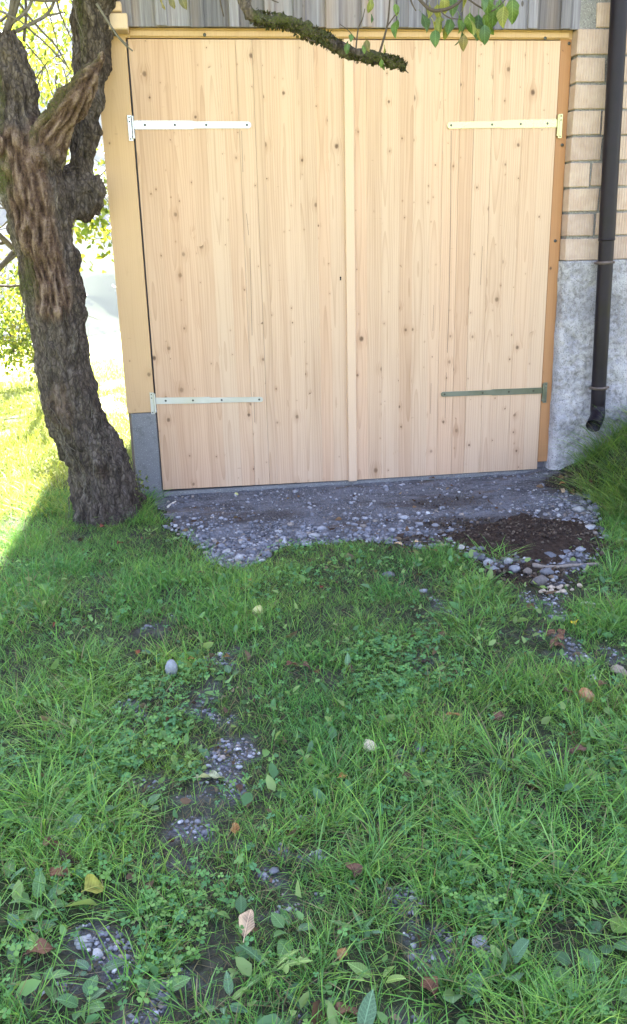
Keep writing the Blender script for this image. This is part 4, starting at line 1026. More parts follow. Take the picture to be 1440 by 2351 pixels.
# matted dry stalks
x, y = scatter(90000, -2.8, 2.2, -4.7, -.3, r); pr = np.clip(.16 + .75 * bare(x, y) + .5 * np.exp(-(((x - ground(370, 1430)[0]) / .09) ** 2 + ((y - ground(370, 1430)[1]) / .10) ** 2)), 0, 1)
sdp = pad_sd(x, y); pr = np.where(sdp > 0, .10 * sstep(.2, .0, sdp) + .25 * mud(x, y), pr)
k = (r.random(len(x)) < pr) & in_view(x, y, .9); x, y = x[k], y[k]; n = len(x)
col = np.array([[.20, .155, .085], [.13, .10, .06], [.26, .22, .14], [.10, .11, .045]])[r.integers(0, 4, n)] * r.uniform(.5, 1.1, (n, 1))
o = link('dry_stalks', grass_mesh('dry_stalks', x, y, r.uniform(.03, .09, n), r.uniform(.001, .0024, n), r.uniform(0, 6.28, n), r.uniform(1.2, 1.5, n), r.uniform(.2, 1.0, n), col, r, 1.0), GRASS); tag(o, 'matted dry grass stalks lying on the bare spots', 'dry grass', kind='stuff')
# meadow grass in the sun, left and behind
x, y = scatter(110000, -7, -1.5, -0.3, 9.0, r); x = np.concatenate([x, r.uniform(-5.5, -3.4, 20000)]); y = np.concatenate([y, r.uniform(-3, 0.3, 20000)])
k = (r.random(len(x)) < np.clip(1.2 - y / 10, .2, 1)) & ((fbm(x * 2, y * 2, 3, 3) > .36) | (y < 1.5)); x, y = x[k], y[k]; n = len(x)
col = 2.1 * np.array([[.14, .17, .04], [.17, .19, .05], [.11, .15, .03]])[r.integers(0, 3, n)] * r.uniform(.8, 1.25, (n, 1))
o = link('meadow_grass', grass_mesh('meadow_grass', x, y, r.uniform(.04, .12, n), r.uniform(.004, .008, n), r.uniform(0, 6.28, n), r.uniform(.1, .8, n), r.uniform(.1, .9, n), col, r), GRASS); tag(o, 'sunlit yellow green meadow grass left of the barn', 'grass', kind='stuff')
# clover and small round weeds
def trefoil(x, y, h, s, col, r):
    n = len(x); z = height(x, y) + h; V = []; tilt = r.normal(0, .28, (n, 2)); a0 = r.uniform(0, 6.28, n)
    for j in range(3):
        a = a0 + j * 2.094
        def P_(u, v_, dz): 
            X = np.cos(a) * u - np.sin(a) * v_; Y_ = np.sin(a) * u + np.cos(a) * v_
            return np.stack([x + X, y + Y_, z + dz + tilt[:, 0] * X + tilt[:, 1] * Y_], -1)
        V += [P_(0 * s, 0 * s, 0), P_(s * .55, s * .48, .12 * s), P_(s * .98, s * .26, .06 * s), P_(s * .92, 0 * s, -.05 * s), P_(s * .98, -s * .26, .06 * s), P_(s * .55, -s * .48, .12 * s)]
    V = np.stack(V, 1).reshape(-1, 3); b = np.arange(n)[:, None] * 18
    q = np.concatenate([b + [[6 * j, 6 * j + 3, 6 * j + 2, 6 * j + 1]] for j in range(3)] + [b + [[6 * j, 6 * j + 5, 6 * j + 4, 6 * j + 3]] for j in range(3)])
    me = mesh_np('clover', V, [q]); attr(me, 'col', np.repeat(col, 18, 0), 'COLOR'); return me
x, y = scatter(60000, -2.6, 1.6, -4.7, -1.1, r); pr = sstep(.50, .64, fbm(x * 2.6, y * 2.6, 51, 3)) * .85 + .06
pr = pr * np.where(y < -2.4, 1, .45); k = (r.random(len(x)) < pr * cover(x, y)) & in_view(x, y, .9); x, y = x[k], y[k]; n = len(x)
col = 2.0 * np.array([[.052, .130, .045], [.070, .155, .045], [.045, .110, .045], [.090, .165, .045]])[r.integers(0, 4, n)] * r.uniform(.8, 1.3, (n, 1))
o = link('clover', trefoil(x, y, r.uniform(.012, .050, n), r.uniform(.007, .0145, n), col, r), GRASS); tag(o, 'clover and small round leaves spread through the lawn', 'clover', kind='stuff')
# small oval leaves close to the soil
x, y = scatter(11000, -2.4, 1.5, -4.7, -1.5, r); k = (r.random(len(x)) < (.15 + .7 * sstep(.48, .62, fbm(x * 3.1, y * 3.1, 61, 3))) * np.clip(cover(x, y) + .12, 0, 1)) & in_view(x, y, .9); x, y = x[k], y[k]; n = len(x)
a = r.uniform(0, 6.28, n); dd = np.stack([np.cos(a), np.sin(a), r.uniform(.05, .9, n)], -1)
col = 1.95 * np.array([[.058, .125, .050], [.085, .150, .050], [.055, .105, .050], [.12, .17, .06]])[r.integers(0, 4, n)] * r.uniform(.8, 1.3, (n, 1))
o = link('ground_weeds', leaf_cloud('ground_weeds', np.stack([x, y, height(x, y) + r.uniform(.004, .030, n)], -1), dd, r.gamma(5, .2, n) * .030, col, r, .25, .55), GRASS); tag(o, 'small oval weed leaves growing low in the lawn', 'weeds', kind='stuff')
# ------------------------------------------------------------------ gravel and crumbs
bm = bmesh.new(); bmesh.ops.create_icosphere(bm, subdivisions=1, radius=1.0); ICO = np.array([v.co[:] for v in bm.verts]); ICOF = np.array([[v.index for v in f.verts] for f in bm.faces]); bm.free()
def rocks(name, x, y, s, col, r, sink=.35, flat=.62, z=None):
    n = len(x); k = len(ICO)
    v = ICO[None] * (1 + r.uniform(-.32, .32, (n, k, 1))) * s[:, None, None] * np.stack([r.uniform(.8, 1.3, n), r.uniform(.7, 1.1, n), r.uniform(flat * .7, flat * 1.25, n)], -1)[:, None, :]
    a = r.uniform(0, 6.28, n)[:, None]; X_ = v[..., 0] * np.cos(a) - v[..., 1] * np.sin(a); Y_ = v[..., 0] * np.sin(a) + v[..., 1] * np.cos(a)
    zz = (height(x, y) + .006 if z is None else z) + s * (flat - sink)
    v = np.stack([X_ + x[:, None], Y_ + y[:, None], v[..., 2] + zz[:, None]], -1).reshape(-1, 3)
    me = mesh_np(name, v, [(ICOF[None] + (np.arange(n) * k)[:, None, None]).reshape(-1, 3)]); attr(me, 'col', np.repeat(col, k, 0), 'COLOR'); return me
SC_ = np.array([[.19, .19, .215], [.27, .27, .295], [.13, .13, .148], [.40, .39, .39], [.24, .205, .18]])
def scol(n, r): return SC_[r.choice(5, n, p=[.36, .24, .24, .07, .09])] * r.uniform(.75, 1.25, (n, 1))
x, y = scatter(30000, -1.6, 1.6, -2.0, -.005, r); sd_ = pad_sd(x, y); e_ = sstep(.45, .0, sd_)
k = (sd_ > -.03) & (r.random(len(x)) < (.14 + .62 * e_ * sstep(-.25, -.7, y) + .25 * sstep(.45, .6, fbm(x * 5, y * 5, 71, 3))) * (1 - .93 * mud(x, y))); x, y = x[k], y[k]; n = len(x)
o = link('gravel', rocks('gravel', x, y, r.gamma(1.9, .53, n) * .0042 * (1 + .5 * sstep(-.4, -.9, y)), scol(n, r), r), STONES); tag(o, 'loose grey gravel on the strip before the door', 'gravel', kind='stuff')
x, y = scatter(110000, -2.4, 1.4, -4.7, -1.3, r); bb = bare(x, y); k = (r.random(len(x)) < sstep(.40, .75, bb)) & (pad_sd(x, y) < 0) & in_view(x, y, .9); x, y = x[k], y[k]; n = len(x)
o = link('gravel', rocks('gravel', x, y, r.gamma(3, .33, n) * .0042, scol(n, r) * 1.15, r, .3), STONES); tag(o, 'small grey gravel showing in worn patches of the lawn', 'gravel', kind='stuff')
x, y = scatter(30000, -.2, 1.6, -1.9, -.0, r); k = r.random(len(x)) < sstep(.35, 1, mud(x, y)) * .6; x, y = x[k], y[k]; n = len(x)
col = np.array([[.055, .038, .029], [.080, .057, .043], [.035, .024, .019], [.13, .10, .075]])[r.integers(0, 4, n)] * r.uniform(.7, 1.3, (n, 1))
# loose heap of dark soil at the right end of the strip
hx = np.linspace(-1, 1, 90); hy = np.linspace(-1, 1, 50); HX, HY = np.meshgrid(hx, hy)
hb = blob(1205, 1238, 185, 42); WX = hb[0] + HX * hb[2] * 1.15; WY = hb[1] + HY * hb[3] * 1.25
rr_ = np.sqrt(HX ** 2 + HY ** 2) + (fbm(WX * 6, WY * 6, 4, 3) - .5) * .5
hz = sstep(1.0, .25, rr_) * (.022 + .045 * fbm(WX * 7, WY * 7, 9, 3)) + (fbm(WX * 30, WY * 30, 2, 3) - .5) * .03 * sstep(1.0, .6, rr_) - .012 * (rr_ >= .98)
def heap_z(px_, py_): 
    u = (px_ - hb[0]) / (hb[2] * 1.15); v_ = (py_ - hb[1]) / (hb[3] * 1.25); q = np.sqrt(u ** 2 + v_ ** 2) + (fbm(px_ * 6, py_ * 6, 4, 3) - .5) * .5
    return height(px_, py_) + np.maximum(.006, sstep(1.0, .25, q) * (.022 + .045 * fbm(px_ * 7, py_ * 7, 9, 3)))
i = (np.arange(49)[:, None] * 90 + np.arange(89)[None, :])
okh = (rr_ < 1.0); okh = okh[:-1, :-1] & okh[1:, :-1] & okh[:-1, 1:] & okh[1:, 1:]
i = i[okh]
hm = mesh_np('soil_heap', np.stack([WX, WY, height(WX, WY) + .004 + hz], -1), [np.stack([i, i + 1, i + 91, i + 90], -1)], True)
g = NG('dark_soil'); P = g.obj(False); n2 = g.noise(P, 35, 5, .7); n3 = g.noise(P, 130, 3, .6)
g.base(g.mix(g.map(n3, .55, .75, 0, .4), g.ramp(n2, [(.3, (.022, .015, .012)), (.7, (.085, .058, .045))]), (.15, .11, .08))); g.rough(.97); g.spec(.1); g.bump(g.math('ADD', n2, n3), 1.0, .02)
tag(link('soil_heap', hm, g.m), 'low heap of loose dark brown soil right of the gravel strip', 'soil')
o = link('soil_crumbs', rocks('soil_crumbs', x, y, r.gamma(3, .33, n) * .0042, col, r, .2, .8, heap_z(x, y)), STONES); tag(o, 'crumbs of dark earth on and around the soil heap', 'soil', kind='stuff')

# ------------------------------------------------------------------ single stones, fruit, fallen leaves, weeds
def gp(px, py): return ground(px, py)
def stone(px, py, size, *a_, chips=13, **k_): return stone_(px, py, size, *a_, chips=chips, **k_)
def stone_(px, py, size, col, label, cat='stone', group=None, flat=.7, seed=0, sub=3, name='stone', mat=None, lum=.22, sink=.25, chips=9):
    bm = bmesh.new(); bmesh.ops.create_icosphere(bm, subdivisions=sub, radius=1.0)
    v = np.array([q.co[:] for q in bm.verts]); rs = np.random.default_rng(seed + 900)
    for _ in range(chips):                              # chipped planes
        nrm = rs.normal(size=3); nrm /= np.linalg.norm(nrm); dcut = rs.uniform(.62, .9); h = v @ nrm; v = v - np.outer(np.maximum(h - dcut, 0) * .9, nrm)
    v *= (1 + (fbm(v[:, 0] * 2 + seed, v[:, 1] * 2, v[:, 2] * 2, 3) - .5) * lum)[:, None]
    v = v * np.array([rs.uniform(.95, 1.25), rs.uniform(.75, .95), flat]) * size / 2
    for q, c in zip(bm.verts, v): q.co = c
    for f in bm.faces: f.smooth = True
    me = bpy.data.meshes.new(name); bm.to_mesh(me); bm.free()
    if mat is None: attr(me, 'col', np.tile(col, (len(v), 1)), 'COLOR'); mat = STONES
    p = gp(px, py); o = link(name, me, mat, None, (p[0], p[1], p[2] + v[:, 2].max() * (1 - 2 * sink))); o.rotation_euler = (rs.uniform(-.2, .2), rs.uniform(-.2, .2), rs.uniform(0, 6.28))
    return tag(o, label, cat, group)
G1, G2, G3, G4 = (.22, .22, .235), (.31, .305, .31), (.16, .158, .172), (.42, .37, .31)
stone(395, 1552, .058, (.27, .28, .28), 'pale egg shaped stone standing in the grass left of the worn track', flat=1.2, seed=1, sink=.05, chips=6)
stone(520, 1270, .060, G2, 'flat grey stone at the near edge of the gravel strip', flat=.45, seed=2)
stone(893, 1322, .062, G3, 'grey angular stone lying in the lawn before the gravel strip', flat=.5, seed=3)
for k_, (px, py, sz, c, lb) in enumerate([(1120, 1298, .050, G2, 'leftmost pale stone in the row below the soil heap'), (1134, 1312, .050, G1, 'grey stone tucked under the leftmost pale stone below the soil heap'), (1168, 1294, .055, G2, 'pale stone at the upper middle of the row below the soil heap'),
        (1182, 1312, .066, G1, 'large grey stone in the middle of the row below the soil heap'), (1255, 1320, .066, G3, 'blue grey stone at the right of the row below the soil heap'), (1237, 1343, .080, (.13, .115, .11), 'wide brownish stone half sunk in soil below the blue grey stone'),
        (1212, 1318, .050, (.17, .14, .12), 'small brownish stone between the large grey and the blue grey stone'), (1275, 1330, .034, G1, 'small grey stone just right of the blue grey stone'), (1288, 1283, .040, G1, 'lone grey stone on the soil right of the heap')]):
    stone(px, py, sz, c, lb, group='stones below the soil heap', flat=.75, seed=10 + k_, sink=.15)
rs = np.random.default_rng(77)
for k_ in range(16): stone(1290 + rs.normal(0, 26), 1352 + rs.normal(0, 10), rs.uniform(.018, .034), (.46, .37, .29), 'small beige rubble piece in the pile beside the soil heap', 'rubble', 'beige rubble pieces', seed=30 + k_, sub=2, name='rubble_piece', sink=.1)
stone(722, 1232, .072, G2, 'pale flat stone at the grass edge in front of the cover strip', flat=.4, seed=51)
stone(690, 1228, .062, G1, 'grey stone at the grass edge left of the pale flat stone', flat=.4, seed=52)
stone(640, 1222, .048, G2, 'small light stone in the gravel near the left leaf', flat=.5, seed=53)
stone(1000, 1208, .050, G1, 'light grey stone in the gravel before the right leaf', flat=.5, seed=54)
stone(982, 1180, .034, (.5, .5, .5), 'small white stone in the gravel before the right leaf', flat=.6, seed=55)
stone(1060, 1262, .050, (.45, .42, .38), 'cream stone standing at the left foot of the soil heap', flat=.9, seed=56)
stone(1340, 1155, .060, G1, 'grey stone at the right end of the gravel strip', flat=.6, seed=57); stone(1355, 1170, .050, G2, 'pale stone beside the bank at the right end of the gravel strip', flat=.6, seed=58); stone(1320, 1165, .045, G1, 'small grey stone left of the pale stone by the bank', flat=.6, seed=59)
stone(1360, 1560, .050, (.42, .42, .38), 'small white stone in the grass near the right edge', flat=.5, seed=60); stone(1422, 1545, .066, (.34, .27, .21), 'tan stone in the grass at the right edge', flat=.55, seed=61)
stone(1100, 2168, .042, (.36, .36, .39), 'bluish stone in a bare spot at lower right', flat=.6, seed=62); stone(192, 2168, .048, (.32, .33, .33), 'grey stone in the bare gravel patch at lower left', flat=.5, seed=63)
stone(225, 2195, .036, (.36, .36, .36), 'pale stone below the grey stone in the lower left patch', flat=.6, seed=64); stone(1292, 1425, .036, G1, 'small grey stone beside the yellow leaf', flat=.5, seed=65); stone(965, 1722, .036, G1, 'small grey stone in the lawn right of the apple piece', flat=.5, seed=66)
stone(355, 1132, .10, (.17, .16, .155), 'dark grey stone wedged against the cement pier', flat=.9, seed=67, sink=.2)
# apples
def mat_apple(name, c0, c1, spots):
    g = NG(name); P = g.obj(False); n = g.noise(P, 40, 4, .6); sp = g.noise(P, 220, 2); n2 = g.noise(P, 22, 3)
    c = g.mix(g.map(n, .35, .65), c0, c1); c = g.mix(g.map(sp, .64, .72, 0, .6), c, (.16, .12, .05)); c = g.mix(g.map(n2, .60, .68, 0, spots), c, (.12, .065, .03)); g.base(c); g.rough(.35); return g.m
AP1 = mat_apple('apple_skin', (.42, .42, .15), (.52, .47, .20), .6); AP2 = mat_apple('rotten_apple', (.32, .20, .09), (.42, .12, .06), .9)
def apple(px, py, d, mat, label, tilt=(.6, .4)):
    n, k = 18, 24; th = np.linspace(0, np.pi, n); rr = np.sin(th) * (1 + .06 * np.cos(th)); zz = np.cos(th) * .88 - .16 * np.exp(-(th / .35) ** 2) + .10 * np.exp(-((np.pi - th) / .3) ** 2)
    a = np.linspace(0, 2 * np.pi, k, endpoint=False); v = np.stack([rr[:, None] * np.cos(a) * (1 + .02 * np.cos(5 * a)), rr[:, None] * np.sin(a), np.repeat(zz[:, None], k, 1)], -1).reshape(-1, 3) * d / 2
    i = np.arange(n - 1)[:, None] * k; j = np.arange(k)[None]; q = np.stack([i + j, i + k + j, i + k + (j + 1) % k, i + (j + 1) % k], -1).reshape(-1, 4)
    p = gp(px, py); t = empty('apple', (p[0], p[1], p[2] + d * .40)); t.rotation_euler = (*tilt, 1.0); tag(t, label, 'apple')
    link('flesh', mesh_np('flesh', v, [q], True), mat, t)
    m = MB(); m.tube([[0, 0, d * .33], [.001, 0, d * .42], [.004, .001, d * .50]], [.0014, .0012, .0016], 6, True, (.10, .07, .04)); link('stalk', m.mesh('stalk', True), TWIG, t)
apple(593, 1412, .050, AP1, 'yellow green apple lying in the lawn left of centre', (-.9, .3)); apple(543, 1138, .026, AP1, 'tiny yellow apple just below the left door leaf'); apple(1345, 1612, .060, AP2, 'rotting red and brown apple in the grass at right')
stone(848, 1722, .052, (.55, .47, .33), 'cream coloured apple piece in the clover at centre', 'apple piece', flat=.7, seed=71, name='apple_piece', sink=.05)
# fallen leaves
ORD = ['leftmost', 'second from the left', 'third from the left', 'fourth from the left', 'fifth from the left', 'sixth from the left', 'rightmost']
def dead_mat(name, c, tr=.12): return mat_leafy(name, tr, .75, color=c, var=.45, spec=.15, veins=.065)
DB, DT_, DY, DR, DO, DG = dead_mat('dead_brown', (.14, .075, .050)), dead_mat('dead_tan', (.48, .36, .25)), dead_mat('dead_yellow', (.55, .45, .05), .3), dead_mat('dead_red', (.17, .055, .035)), dead_mat('dead_orange', (.29, .155, .06)), dead_mat('dead_greenish', (.30, .30, .07), .3)
def fallen(px, py, ln, mat, label, curl=.7, fold=.5, up=20, wd=.5, az=None, lift=.012, group=None):
    sd_ = int(px * 7 + py) % 97
    me = leaf_mesh('fallen_leaf', stem=ln * .12, L=ln, W=ln * wd, curl=curl, fold=fold, tip=.8, n=11, wave=.20, seed=sd_); me.materials.append(mat)
    p = gp(px, py); rs = np.random.default_rng(sd_); o = link('fallen_leaf', me, None, None, (p[0], p[1], p[2] + lift)); o.rotation_euler = (rs.uniform(-.5, .5), -R_(up), R_(az) if az is not None else rs.uniform(0, 6.28))
    tag(o, label, 'leaf', group)
fallen(815, 2040, .075, DB, 'curled brown dead leaf standing in the grass at lower centre', .9, .9, 55, .5, 80, .02)
fallen(560, 2180, .085, DT_, 'pale tan twisted dead leaf at the bottom left of centre', .5, 1.1, 40, .42, 70, .02)
fallen(1300, 1750, .062, DB, 'flat dark brown leaf lying in the lawn at right', .1, .1, 8, .65, 10, .035)
fallen(655, 1545, .055, DB, 'brown crumpled leaf in the lawn left of the grassy centre', .5, .6, 15, .55, 10, .03); fallen(690, 1543, .050, DB, 'smaller brown leaf touching the crumpled leaf at centre', .8, .6, 15, .5, -20, .03)
fallen(1020, 1660, .058, DO, 'narrow orange brown leaf in the middle of the lawn', .3, .8, 8, .3, -5, .03); fallen(1130, 1672, .062, DB, 'grey brown leaf flat in the lawn right of the orange brown leaf', .3, .4, 10, .6, 30, .03)
fallen(190, 2075, .066, DG, 'yellow green fallen leaf beside the broad weed at lower left', .6, .7, 12, .8, 20, .035); fallen(110, 2035, .060, DB, 'brown leaf above the broad weed at lower left', .4, .5, 12, .6, 0, .035); fallen(55, 2215, .072, DB, 'brown leaf near the lower left corner', .4, .4, 12, .6, 20, .025)
fallen(383, 1672, .030, DR, 'small bright red leaf in the worn ground left of centre', .5, .6, 30, .6, 60, .025); fallen(512, 1520, .036, DO, 'small orange leaf on the worn track', .5, .5, 15, .7, 10, .02); fallen(1000, 2310, .065, DB, 'brown leaf near the bottom edge right of centre', .5, .6, 25, .6, 100, .02)
fallen(928, 1815, .055, DB, 'folded dull brown leaf below the apple piece', .5, 1.2, 45, .45, 60, .02); fallen(1322, 1445, .040, DY, 'bright yellow leaf in the grass at right', .9, .8, 40, .9, 90, .02)
for k_, (px, py) in enumerate([(1270, 1490), (1278, 1462), (1282, 1482), (1292, 1455), (1298, 1475)]): fallen(px, py, .050, DB, f'{(ORD[:4] + ORD[6:])[k_]} brown dead leaf in the clump under the yellow leaf', .6, .6, 20, .6, group='brown leaf clump under the yellow leaf', lift=.015)
fallen(1370, 1600, .070, DB, 'curled rust brown leaf leaning on the rotting apple', 1.0, .8, 50, .4, 20, .03); fallen(1285, 1608, .055, DB, 'small brown leaf left of the rotting apple', .5, .6, 15, .6, 0, .03)
fallen(1030, 1098, .060, DO, 'light brown leaf against the sill below the right leaf', .4, .5, 12, .5, 0, .012); fallen(985, 1103, .050, DB, 'dark brown leaf against the sill left of the light brown leaf', .4, .5, 12, .5, 20, .012)
fallen(570, 1345, .034, DO, 'small orange leaf in the lawn close to the gravel strip', .4, .5, 20, .6, 40, .02); fallen(735, 1360, .030, DR, 'small rusty leaf in the lawn below the gravel strip', .4, .5, 20, .6, 40, .02); fallen(125, 1455, .036, DR, 'thin rusty leaf in the lawn at far left', .5, .7, 40, .4, 80, .03)
fallen(318, 1515, .040, DR, 'rusty leaf left of the low weed cluster', .5, .6, 30, .6, 100, .02); fallen(430, 1525, .034, DO, 'tan leaf right of the low weed cluster', .3, .5, 12, .5, 10, .02); fallen(270, 1262, .046, DB, 'dark brown leaf in the grass under the tree', .5, .7, 20, .6, 50, .03)
fallen(228, 1222, .040, DR, 'reddish leaf in the grass at the foot of the trunk', .5, .7, 20, .6, 10, .03); fallen(445, 1800, .085, dead_mat('dead_pale', (.50, .50, .28), .2), 'wide pale yellow leaf lying flat beside the gravel patch', .2, .3, 6, .65, 0, .02); fallen(540, 1930, .040, DO, 'small tan leaf standing right of the lower gravel patch', .5, .9, 50, .6, 80, .015)
fallen(95, 1960, .05, DB, 'dull leaf in long grass at the left edge', .4, .4, 10, .6, 0, .03); fallen(775, 1800, .030, DO, 'tiny orange leaf in the clover left of the folded brown leaf', .4, .4, 30, .7, 0, .02); fallen(780, 2225, .034, DO, 'small orange leaf above the large bottom leaf', .4, .4, 40, .7, 60, .02); fallen(760, 2340, .06, DB, 'brown leaf at the very bottom beside the large green leaf', .4, .5, 20, .6, 0, .01)
for k_, (px, py) in enumerate([(1278, 1100), (1290, 1128), (1300, 1115), (1310, 1130), (1320, 1105), (1335, 1122), (1347, 1108)]): fallen(px, py, random.uniform(.05, .075), [DB, DT_, DO][k_ % 3], f'{ORD[k_]} dry leaf in the hollow under the bank', .6, .6, 15, .45, group='dry leaves in the hollow under the bank', lift=.015)
for k_, (px, py) in enumerate([(905, 1252), (922, 1262), (938, 1272), (950, 1250), (967, 1262), (985, 1268), (1005, 1258)]): fallen(px, py, random.uniform(.045, .07), [DT_, DB, DB][k_ % 3], f'{ORD[k_]} dry leaf along the grass edge left of the soil heap', .3, .4, 8, .4, az=random.uniform(-25, 25), group='dry leaves along the grass edge', lift=.012)
# crumbs of leaf litter in the worn places
r = np.random.default_rng(404); x, y = scatter(5200, -2.3, 1.5, -4.7, -.2, r); pr = .10 + .55 * bare(x, y); pr = np.where(pad_sd(x, y) > 0, .10 + .3 * mud(x, y), pr)
k = (r.random(len(x)) < pr) & in_view(x, y, .2) & (y < -.03); x, y = x[k], y[k]; n = len(x); a = r.uniform(0, 6.28, n)
col = np.array([[.11, .062, .042], [.19, .12, .075], [.07, .045, .034], [.26, .19, .13]])[r.integers(0, 4, n)] * r.uniform(.6, 1.2, (n, 1))
tag(link('leaf_litter', leaf_cloud('leaf_litter', np.stack([x, y, height(x, y) + r.uniform(.008, .020, n)], -1), np.stack([np.cos(a), np.sin(a), r.normal(.05, .25, n)], -1), r.gamma(4, .25, n) * .024, col, r, .5, .6), GRASS), 'brown crumbs of leaf litter on the worn ground', 'leaf litter', kind='stuff')
# sticks
def stick(pts, w0, col, label, dz=.012, name='stick'):
    P_ = [gp(*p) for p in pts]; b = P_[0]; m = MB(); q = smooth_path([p - b + [0, 0, dz] for p in P_], 12); m.tube(q, np.linspace(w0, w0 * .6, 12) * (1 + .15 * np.sin(np.arange(12) * 2)), 7, True, col)
    tag(link(name, m.mesh(name, True), TWIG, None, tuple(b)), label, 'stick')
stick([(1222, 1303), (1262, 1308), (1310, 1304), (1375, 1300)], .012, (.24, .20, .17), 'grey stick lying right of the stones below the soil heap'); stick([(385, 1168), (396, 1160), (404, 1155)], .007, (.62, .57, .50), 'short white chip of wood by the left end of the gravel')
stick([(490, 1262), (512, 1250), (520, 1243)], .004, (.35, .30, .25), 'thin twig on the gravel near the flat grey stone'); stick([(1335, 1392), (1352, 1390), (1368, 1394)], .008, (.55, .53, .42), 'pale bent twig in the lawn at right')
# broad-leaved weeds: every leaf a part
def wmat(name, c): return mat_leafy(name, .28, .48, color=c, var=.22, spec=.4, veins=1.0)
WM = [wmat('weed_mid', (.10, .21, .075)), wmat('weed_blue', (.10, .195, .105)), wmat('weed_light', (.16, .27, .075)), wmat('weed_dark', (.065, .145, .055))]
WL = {}
def wleaf(kind, seed, m):
    k = (kind, seed, m)
    if k not in WL:
        kw = dict(dock=dict(stem=.35, L=1, W=.42, curl=.28, fold=.22, tip=.78, n=9, wave=.05), plantain=dict(stem=.45, L=1, W=.62, curl=.25, fold=.20, tip=.85, n=8, wave=.03),
                  round=dict(stem=.5, L=1, W=.95, curl=.15, fold=.15, tip=.9, n=8, wave=.04), dandelion=dict(stem=.15, L=1, W=.30, curl=.30, fold=.2, tip=1.1, n=13, wave=.02, serr=.42))[kind]
        kw = dict(kw, seed=seed); kw['curl'] *= (.7 + .3 * seed); me = leaf_mesh('leaf', **kw); v = np.zeros(len(me.vertices) * 3, np.float32); me.materials.append(WM[m]); WL[k] = me
    return WL[k]
def weed(px, py, kind, n, ln, m, label, up=(10, 50), name=None, azs=None, group=None):
    p = gp(px, py); t = empty({'dock': 'dock_plant', 'plantain': 'plantain', 'round': 'round_leaved_weed', 'dandelion': 'dandelion'}[kind], (p[0], p[1], p[2])); tag(t, label, 'weed', group)
    rs = np.random.default_rng(int(px * 13 + py)); a0 = rs.uniform(0, 6.28)
    for k_ in range(n):
        o = link('leaf', wleaf(kind, int(rs.integers(0, 3)), m if rs.random() < .75 else (m + 1) % 4), None, t, (rs.normal(0, .004), rs.normal(0, .004), .002)); s_ = ln * rs.uniform(.45, 1.05) / 1.55
        o.scale = (s_, s_, s_); a = R_(azs[k_]) if azs else a0 + k_ * 6.283 / n + rs.normal(0, .3); o.rotation_euler = (rs.normal(0, .25), -R_(rs.uniform(*up)), a)
weed(95, 2090, 'dock', 6, .125, 0, 'broad leaved dock with long leaves at lower left', (15, 50)); weed(15, 2040, 'dock', 5, .13, 0, 'dock plant cut by the left edge above the lower corner', (20, 60)); weed(45, 2150, 'plantain', 6, .10, 1, 'bluish weed at the left edge below the dock', (15, 55))
weed(350, 1512, 'plantain', 6, .085, 1, 'low weed cluster with blue green leaves above the egg shaped stone', (15, 50)); weed(800, 1545, 'dock', 2, .105, 1, 'single upright pale leaf in the lawn at centre', (60, 80), azs=[80, 95])
weed(370, 2290, 'plantain', 6, .085, 0, 'rosette of oval leaves left of centre at the bottom', (15, 60)); weed(390, 2240, 'plantain', 3, .075, 2, 'three light leaves above the bottom left rosette', (30, 60), azs=[100, 10, 190])
weed(625, 2235, 'dandelion', 7, .14, 2, 'dandelion with toothed leaves at the bottom centre', (15, 55)); weed(665, 2150, 'plantain', 5, .09, 0, 'leafy weed right of the pale tan leaf', (20, 60)); weed(520, 2310, 'dock', 5, .10, 1, 'dock seedlings near the bottom edge left of the dandelion', (20, 60))
weed(822, 2420, 'dock', 2, .14, 1, 'large bluish green leaf cut by the bottom edge', (30, 45), azs=[88, 60]); weed(1165, 2240, 'round', 4, .095, 1, 'large round pale leaf above clover at lower right', (45, 75)); weed(1112, 2130, 'round', 2, .075, 1, 'pair of round bluish leaves at lower right', (30, 60), azs=[70, 250])
weed(1330, 2230, 'round', 6, .085, 3, 'dark round leaved weed near the lower right corner', (10, 40)); weed(1395, 2160, 'round', 4, .08, 1, 'grey green round leaves at the right edge low down', (10, 35)); weed(1190, 1895, 'plantain', 4, .09, 0, 'flat light leaf in long grass right of centre', (10, 25))
weed(1020, 1850, 'plantain', 4, .085, 0, 'broad leaf among arching blades at centre right', (15, 45)); weed(880, 1790, 'plantain', 4, .07, 2, 'small light weed below the cream apple piece', (15, 50)); weed(810, 1780, 'dock', 3, .09, 1, 'bluish flat leaf left of the light weed at centre', (8, 25))
weed(530, 1560, 'plantain', 5, .085, 1, 'blue green weed beside the worn track near the orange leaf', (10, 45)); weed(590, 1575, 'plantain', 4, .075, 0, 'green weed just right of the worn track', (10, 45)); weed(665, 1600, 'plantain', 5, .075, 2, 'light green weed below the brown crumpled leaves', (15, 50))
weed(200, 1640, 'round', 5, .075, 0, 'round leaved weed in the left lawn beside a bare spot', (10, 40)); weed(455, 1735, 'plantain', 4, .08, 2, 'light weed at the left rim of the gravel patch', (20, 60)); weed(150, 1660, 'plantain', 4, .08, 0, 'oval leaved weed at far left halfway down', (15, 50))
weed(330, 1860, 'plantain', 5, .075, 0, 'weed on the bare soil left of the gravel patches', (15, 50)); weed(150, 1920, 'round', 6, .07, 1, 'clump of round leaves in the tall grass at left', (10, 45)); weed(40, 1900, 'plantain', 5, .08, 0, 'oval leaves in tall grass at the left edge', (15, 55))
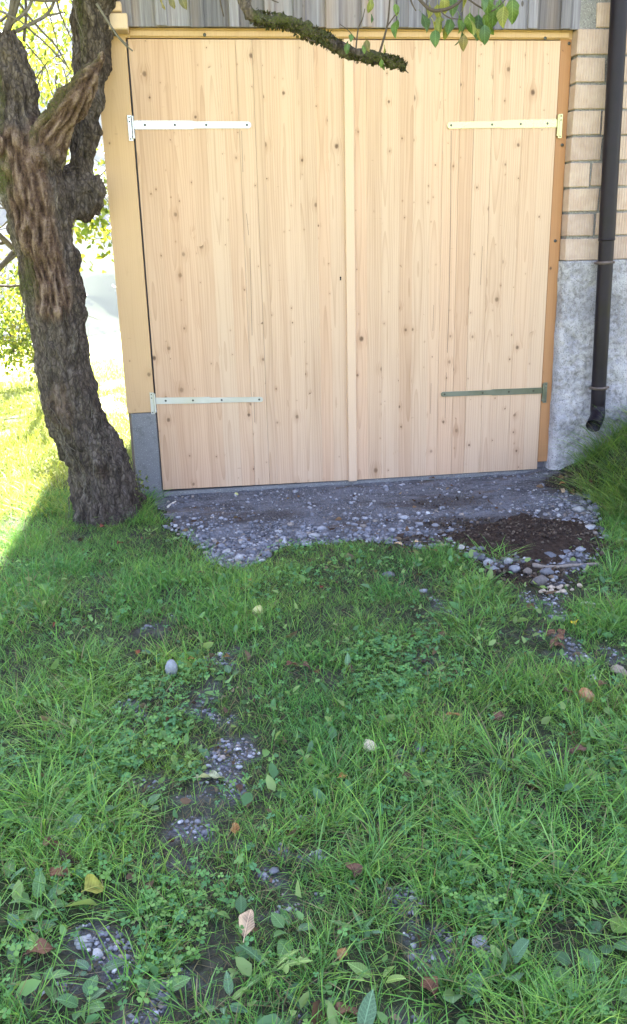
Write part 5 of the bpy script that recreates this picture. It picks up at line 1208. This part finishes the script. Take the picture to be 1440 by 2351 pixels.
weed(300, 2110, 'plantain', 2, .06, 2, 'two light oval leaves in the thin grass at lower left', (25, 50)); weed(340, 2140, 'dock', 3, .065, 1, 'small blue green sprout left of the thin grass', (30, 60)); weed(460, 2090, 'round', 2, .05, 1, 'tiny round leaf pair in the thin grass', (40, 70)); weed(545, 2120, 'plantain', 3, .07, 2, 'upright light leaf above the pale tan leaf', (40, 70))
weed(100, 2260, 'dock', 5, .10, 3, 'dark dock leaves above the lower left corner', (15, 45)); weed(215, 2240, 'dock', 4, .09, 1, 'bluish dock leaves beside the lower left gravel patch', (10, 35)); weed(190, 2320, 'plantain', 6, .08, 0, 'fresh weed at the bottom edge left', (20, 60))
weed(830, 2150, 'dandelion', 5, .12, 0, 'toothed weed in the bare area below the curled brown leaf', (15, 50)); weed(960, 2120, 'dock', 3, .09, 2, 'single light dock leaf right of the bare stones', (40, 65)); weed(950, 1980, 'plantain', 5, .07, 0, 'leafy weed among clover right of centre', (15, 50)); weed(1080, 2000, 'plantain', 4, .07, 3, 'darker weed in the clover at right', (15, 50))
weed(1270, 2300, 'round', 5, .07, 0, 'round leaves at the bottom edge right', (15, 50)); weed(1050, 2290, 'round', 5, .07, 1, 'blue green leaves at the bottom right of centre', (15, 50)); weed(1410, 2310, 'round', 5, .07, 0, 'green leaves in the lower right corner', (15, 50)); weed(700, 2330, 'dandelion', 6, .12, 3, 'dark toothed leaves at the bottom left of the large leaf', (10, 40))
weed(870, 2260, 'dock', 4, .10, 2, 'yellowish leaf stalks at the bottom right of the large leaf', (20, 50)); weed(1220, 1560, 'plantain', 2, .07, 1, 'blue green leaf left of the white stone at right', (25, 50)); weed(1180, 1590, 'dock', 2, .085, 2, 'long light leaf above the small brown leaf at right', (15, 30)); weed(280, 1360, 'dandelion', 5, .10, 2, 'pale weed in the lawn below the tree', (20, 55)); weed(345, 1225, 'dandelion', 5, .10, 2, 'light green weed at the edge of the gravel by the tree', (25, 60)); weed(395, 1245, 'plantain', 4, .07, 1, 'grey green weed at the left rim of the gravel strip', (15, 50))
weed(1345, 1250, 'dock', 3, .08, 1, 'pale leaf drooping over the soil from the bank', (10, 50))
# ------------------------------------------------------------------ hazy valley air
hz_ = link('haze', box_mesh('haze', -2700, 2700, -2700, 2700, -260, 900)); tag(hz_, 'thin bluish haze filling the valley', kind='stuff')
hm_ = bpy.data.materials.new('haze'); hm_.use_nodes = True; t_ = hm_.node_tree; t_.nodes.clear(); oo = t_.nodes.new('ShaderNodeOutputMaterial'); pv = t_.nodes.new('ShaderNodeVolumePrincipled')
pv.inputs['Color'].default_value = (.80, .88, 1, 1); pv.inputs['Density'].default_value = 0.00011; pv.inputs['Anisotropy'].default_value = 0.0; t_.links.new(pv.outputs[0], oo.inputs['Volume']); hz_.data.materials.append(hm_)
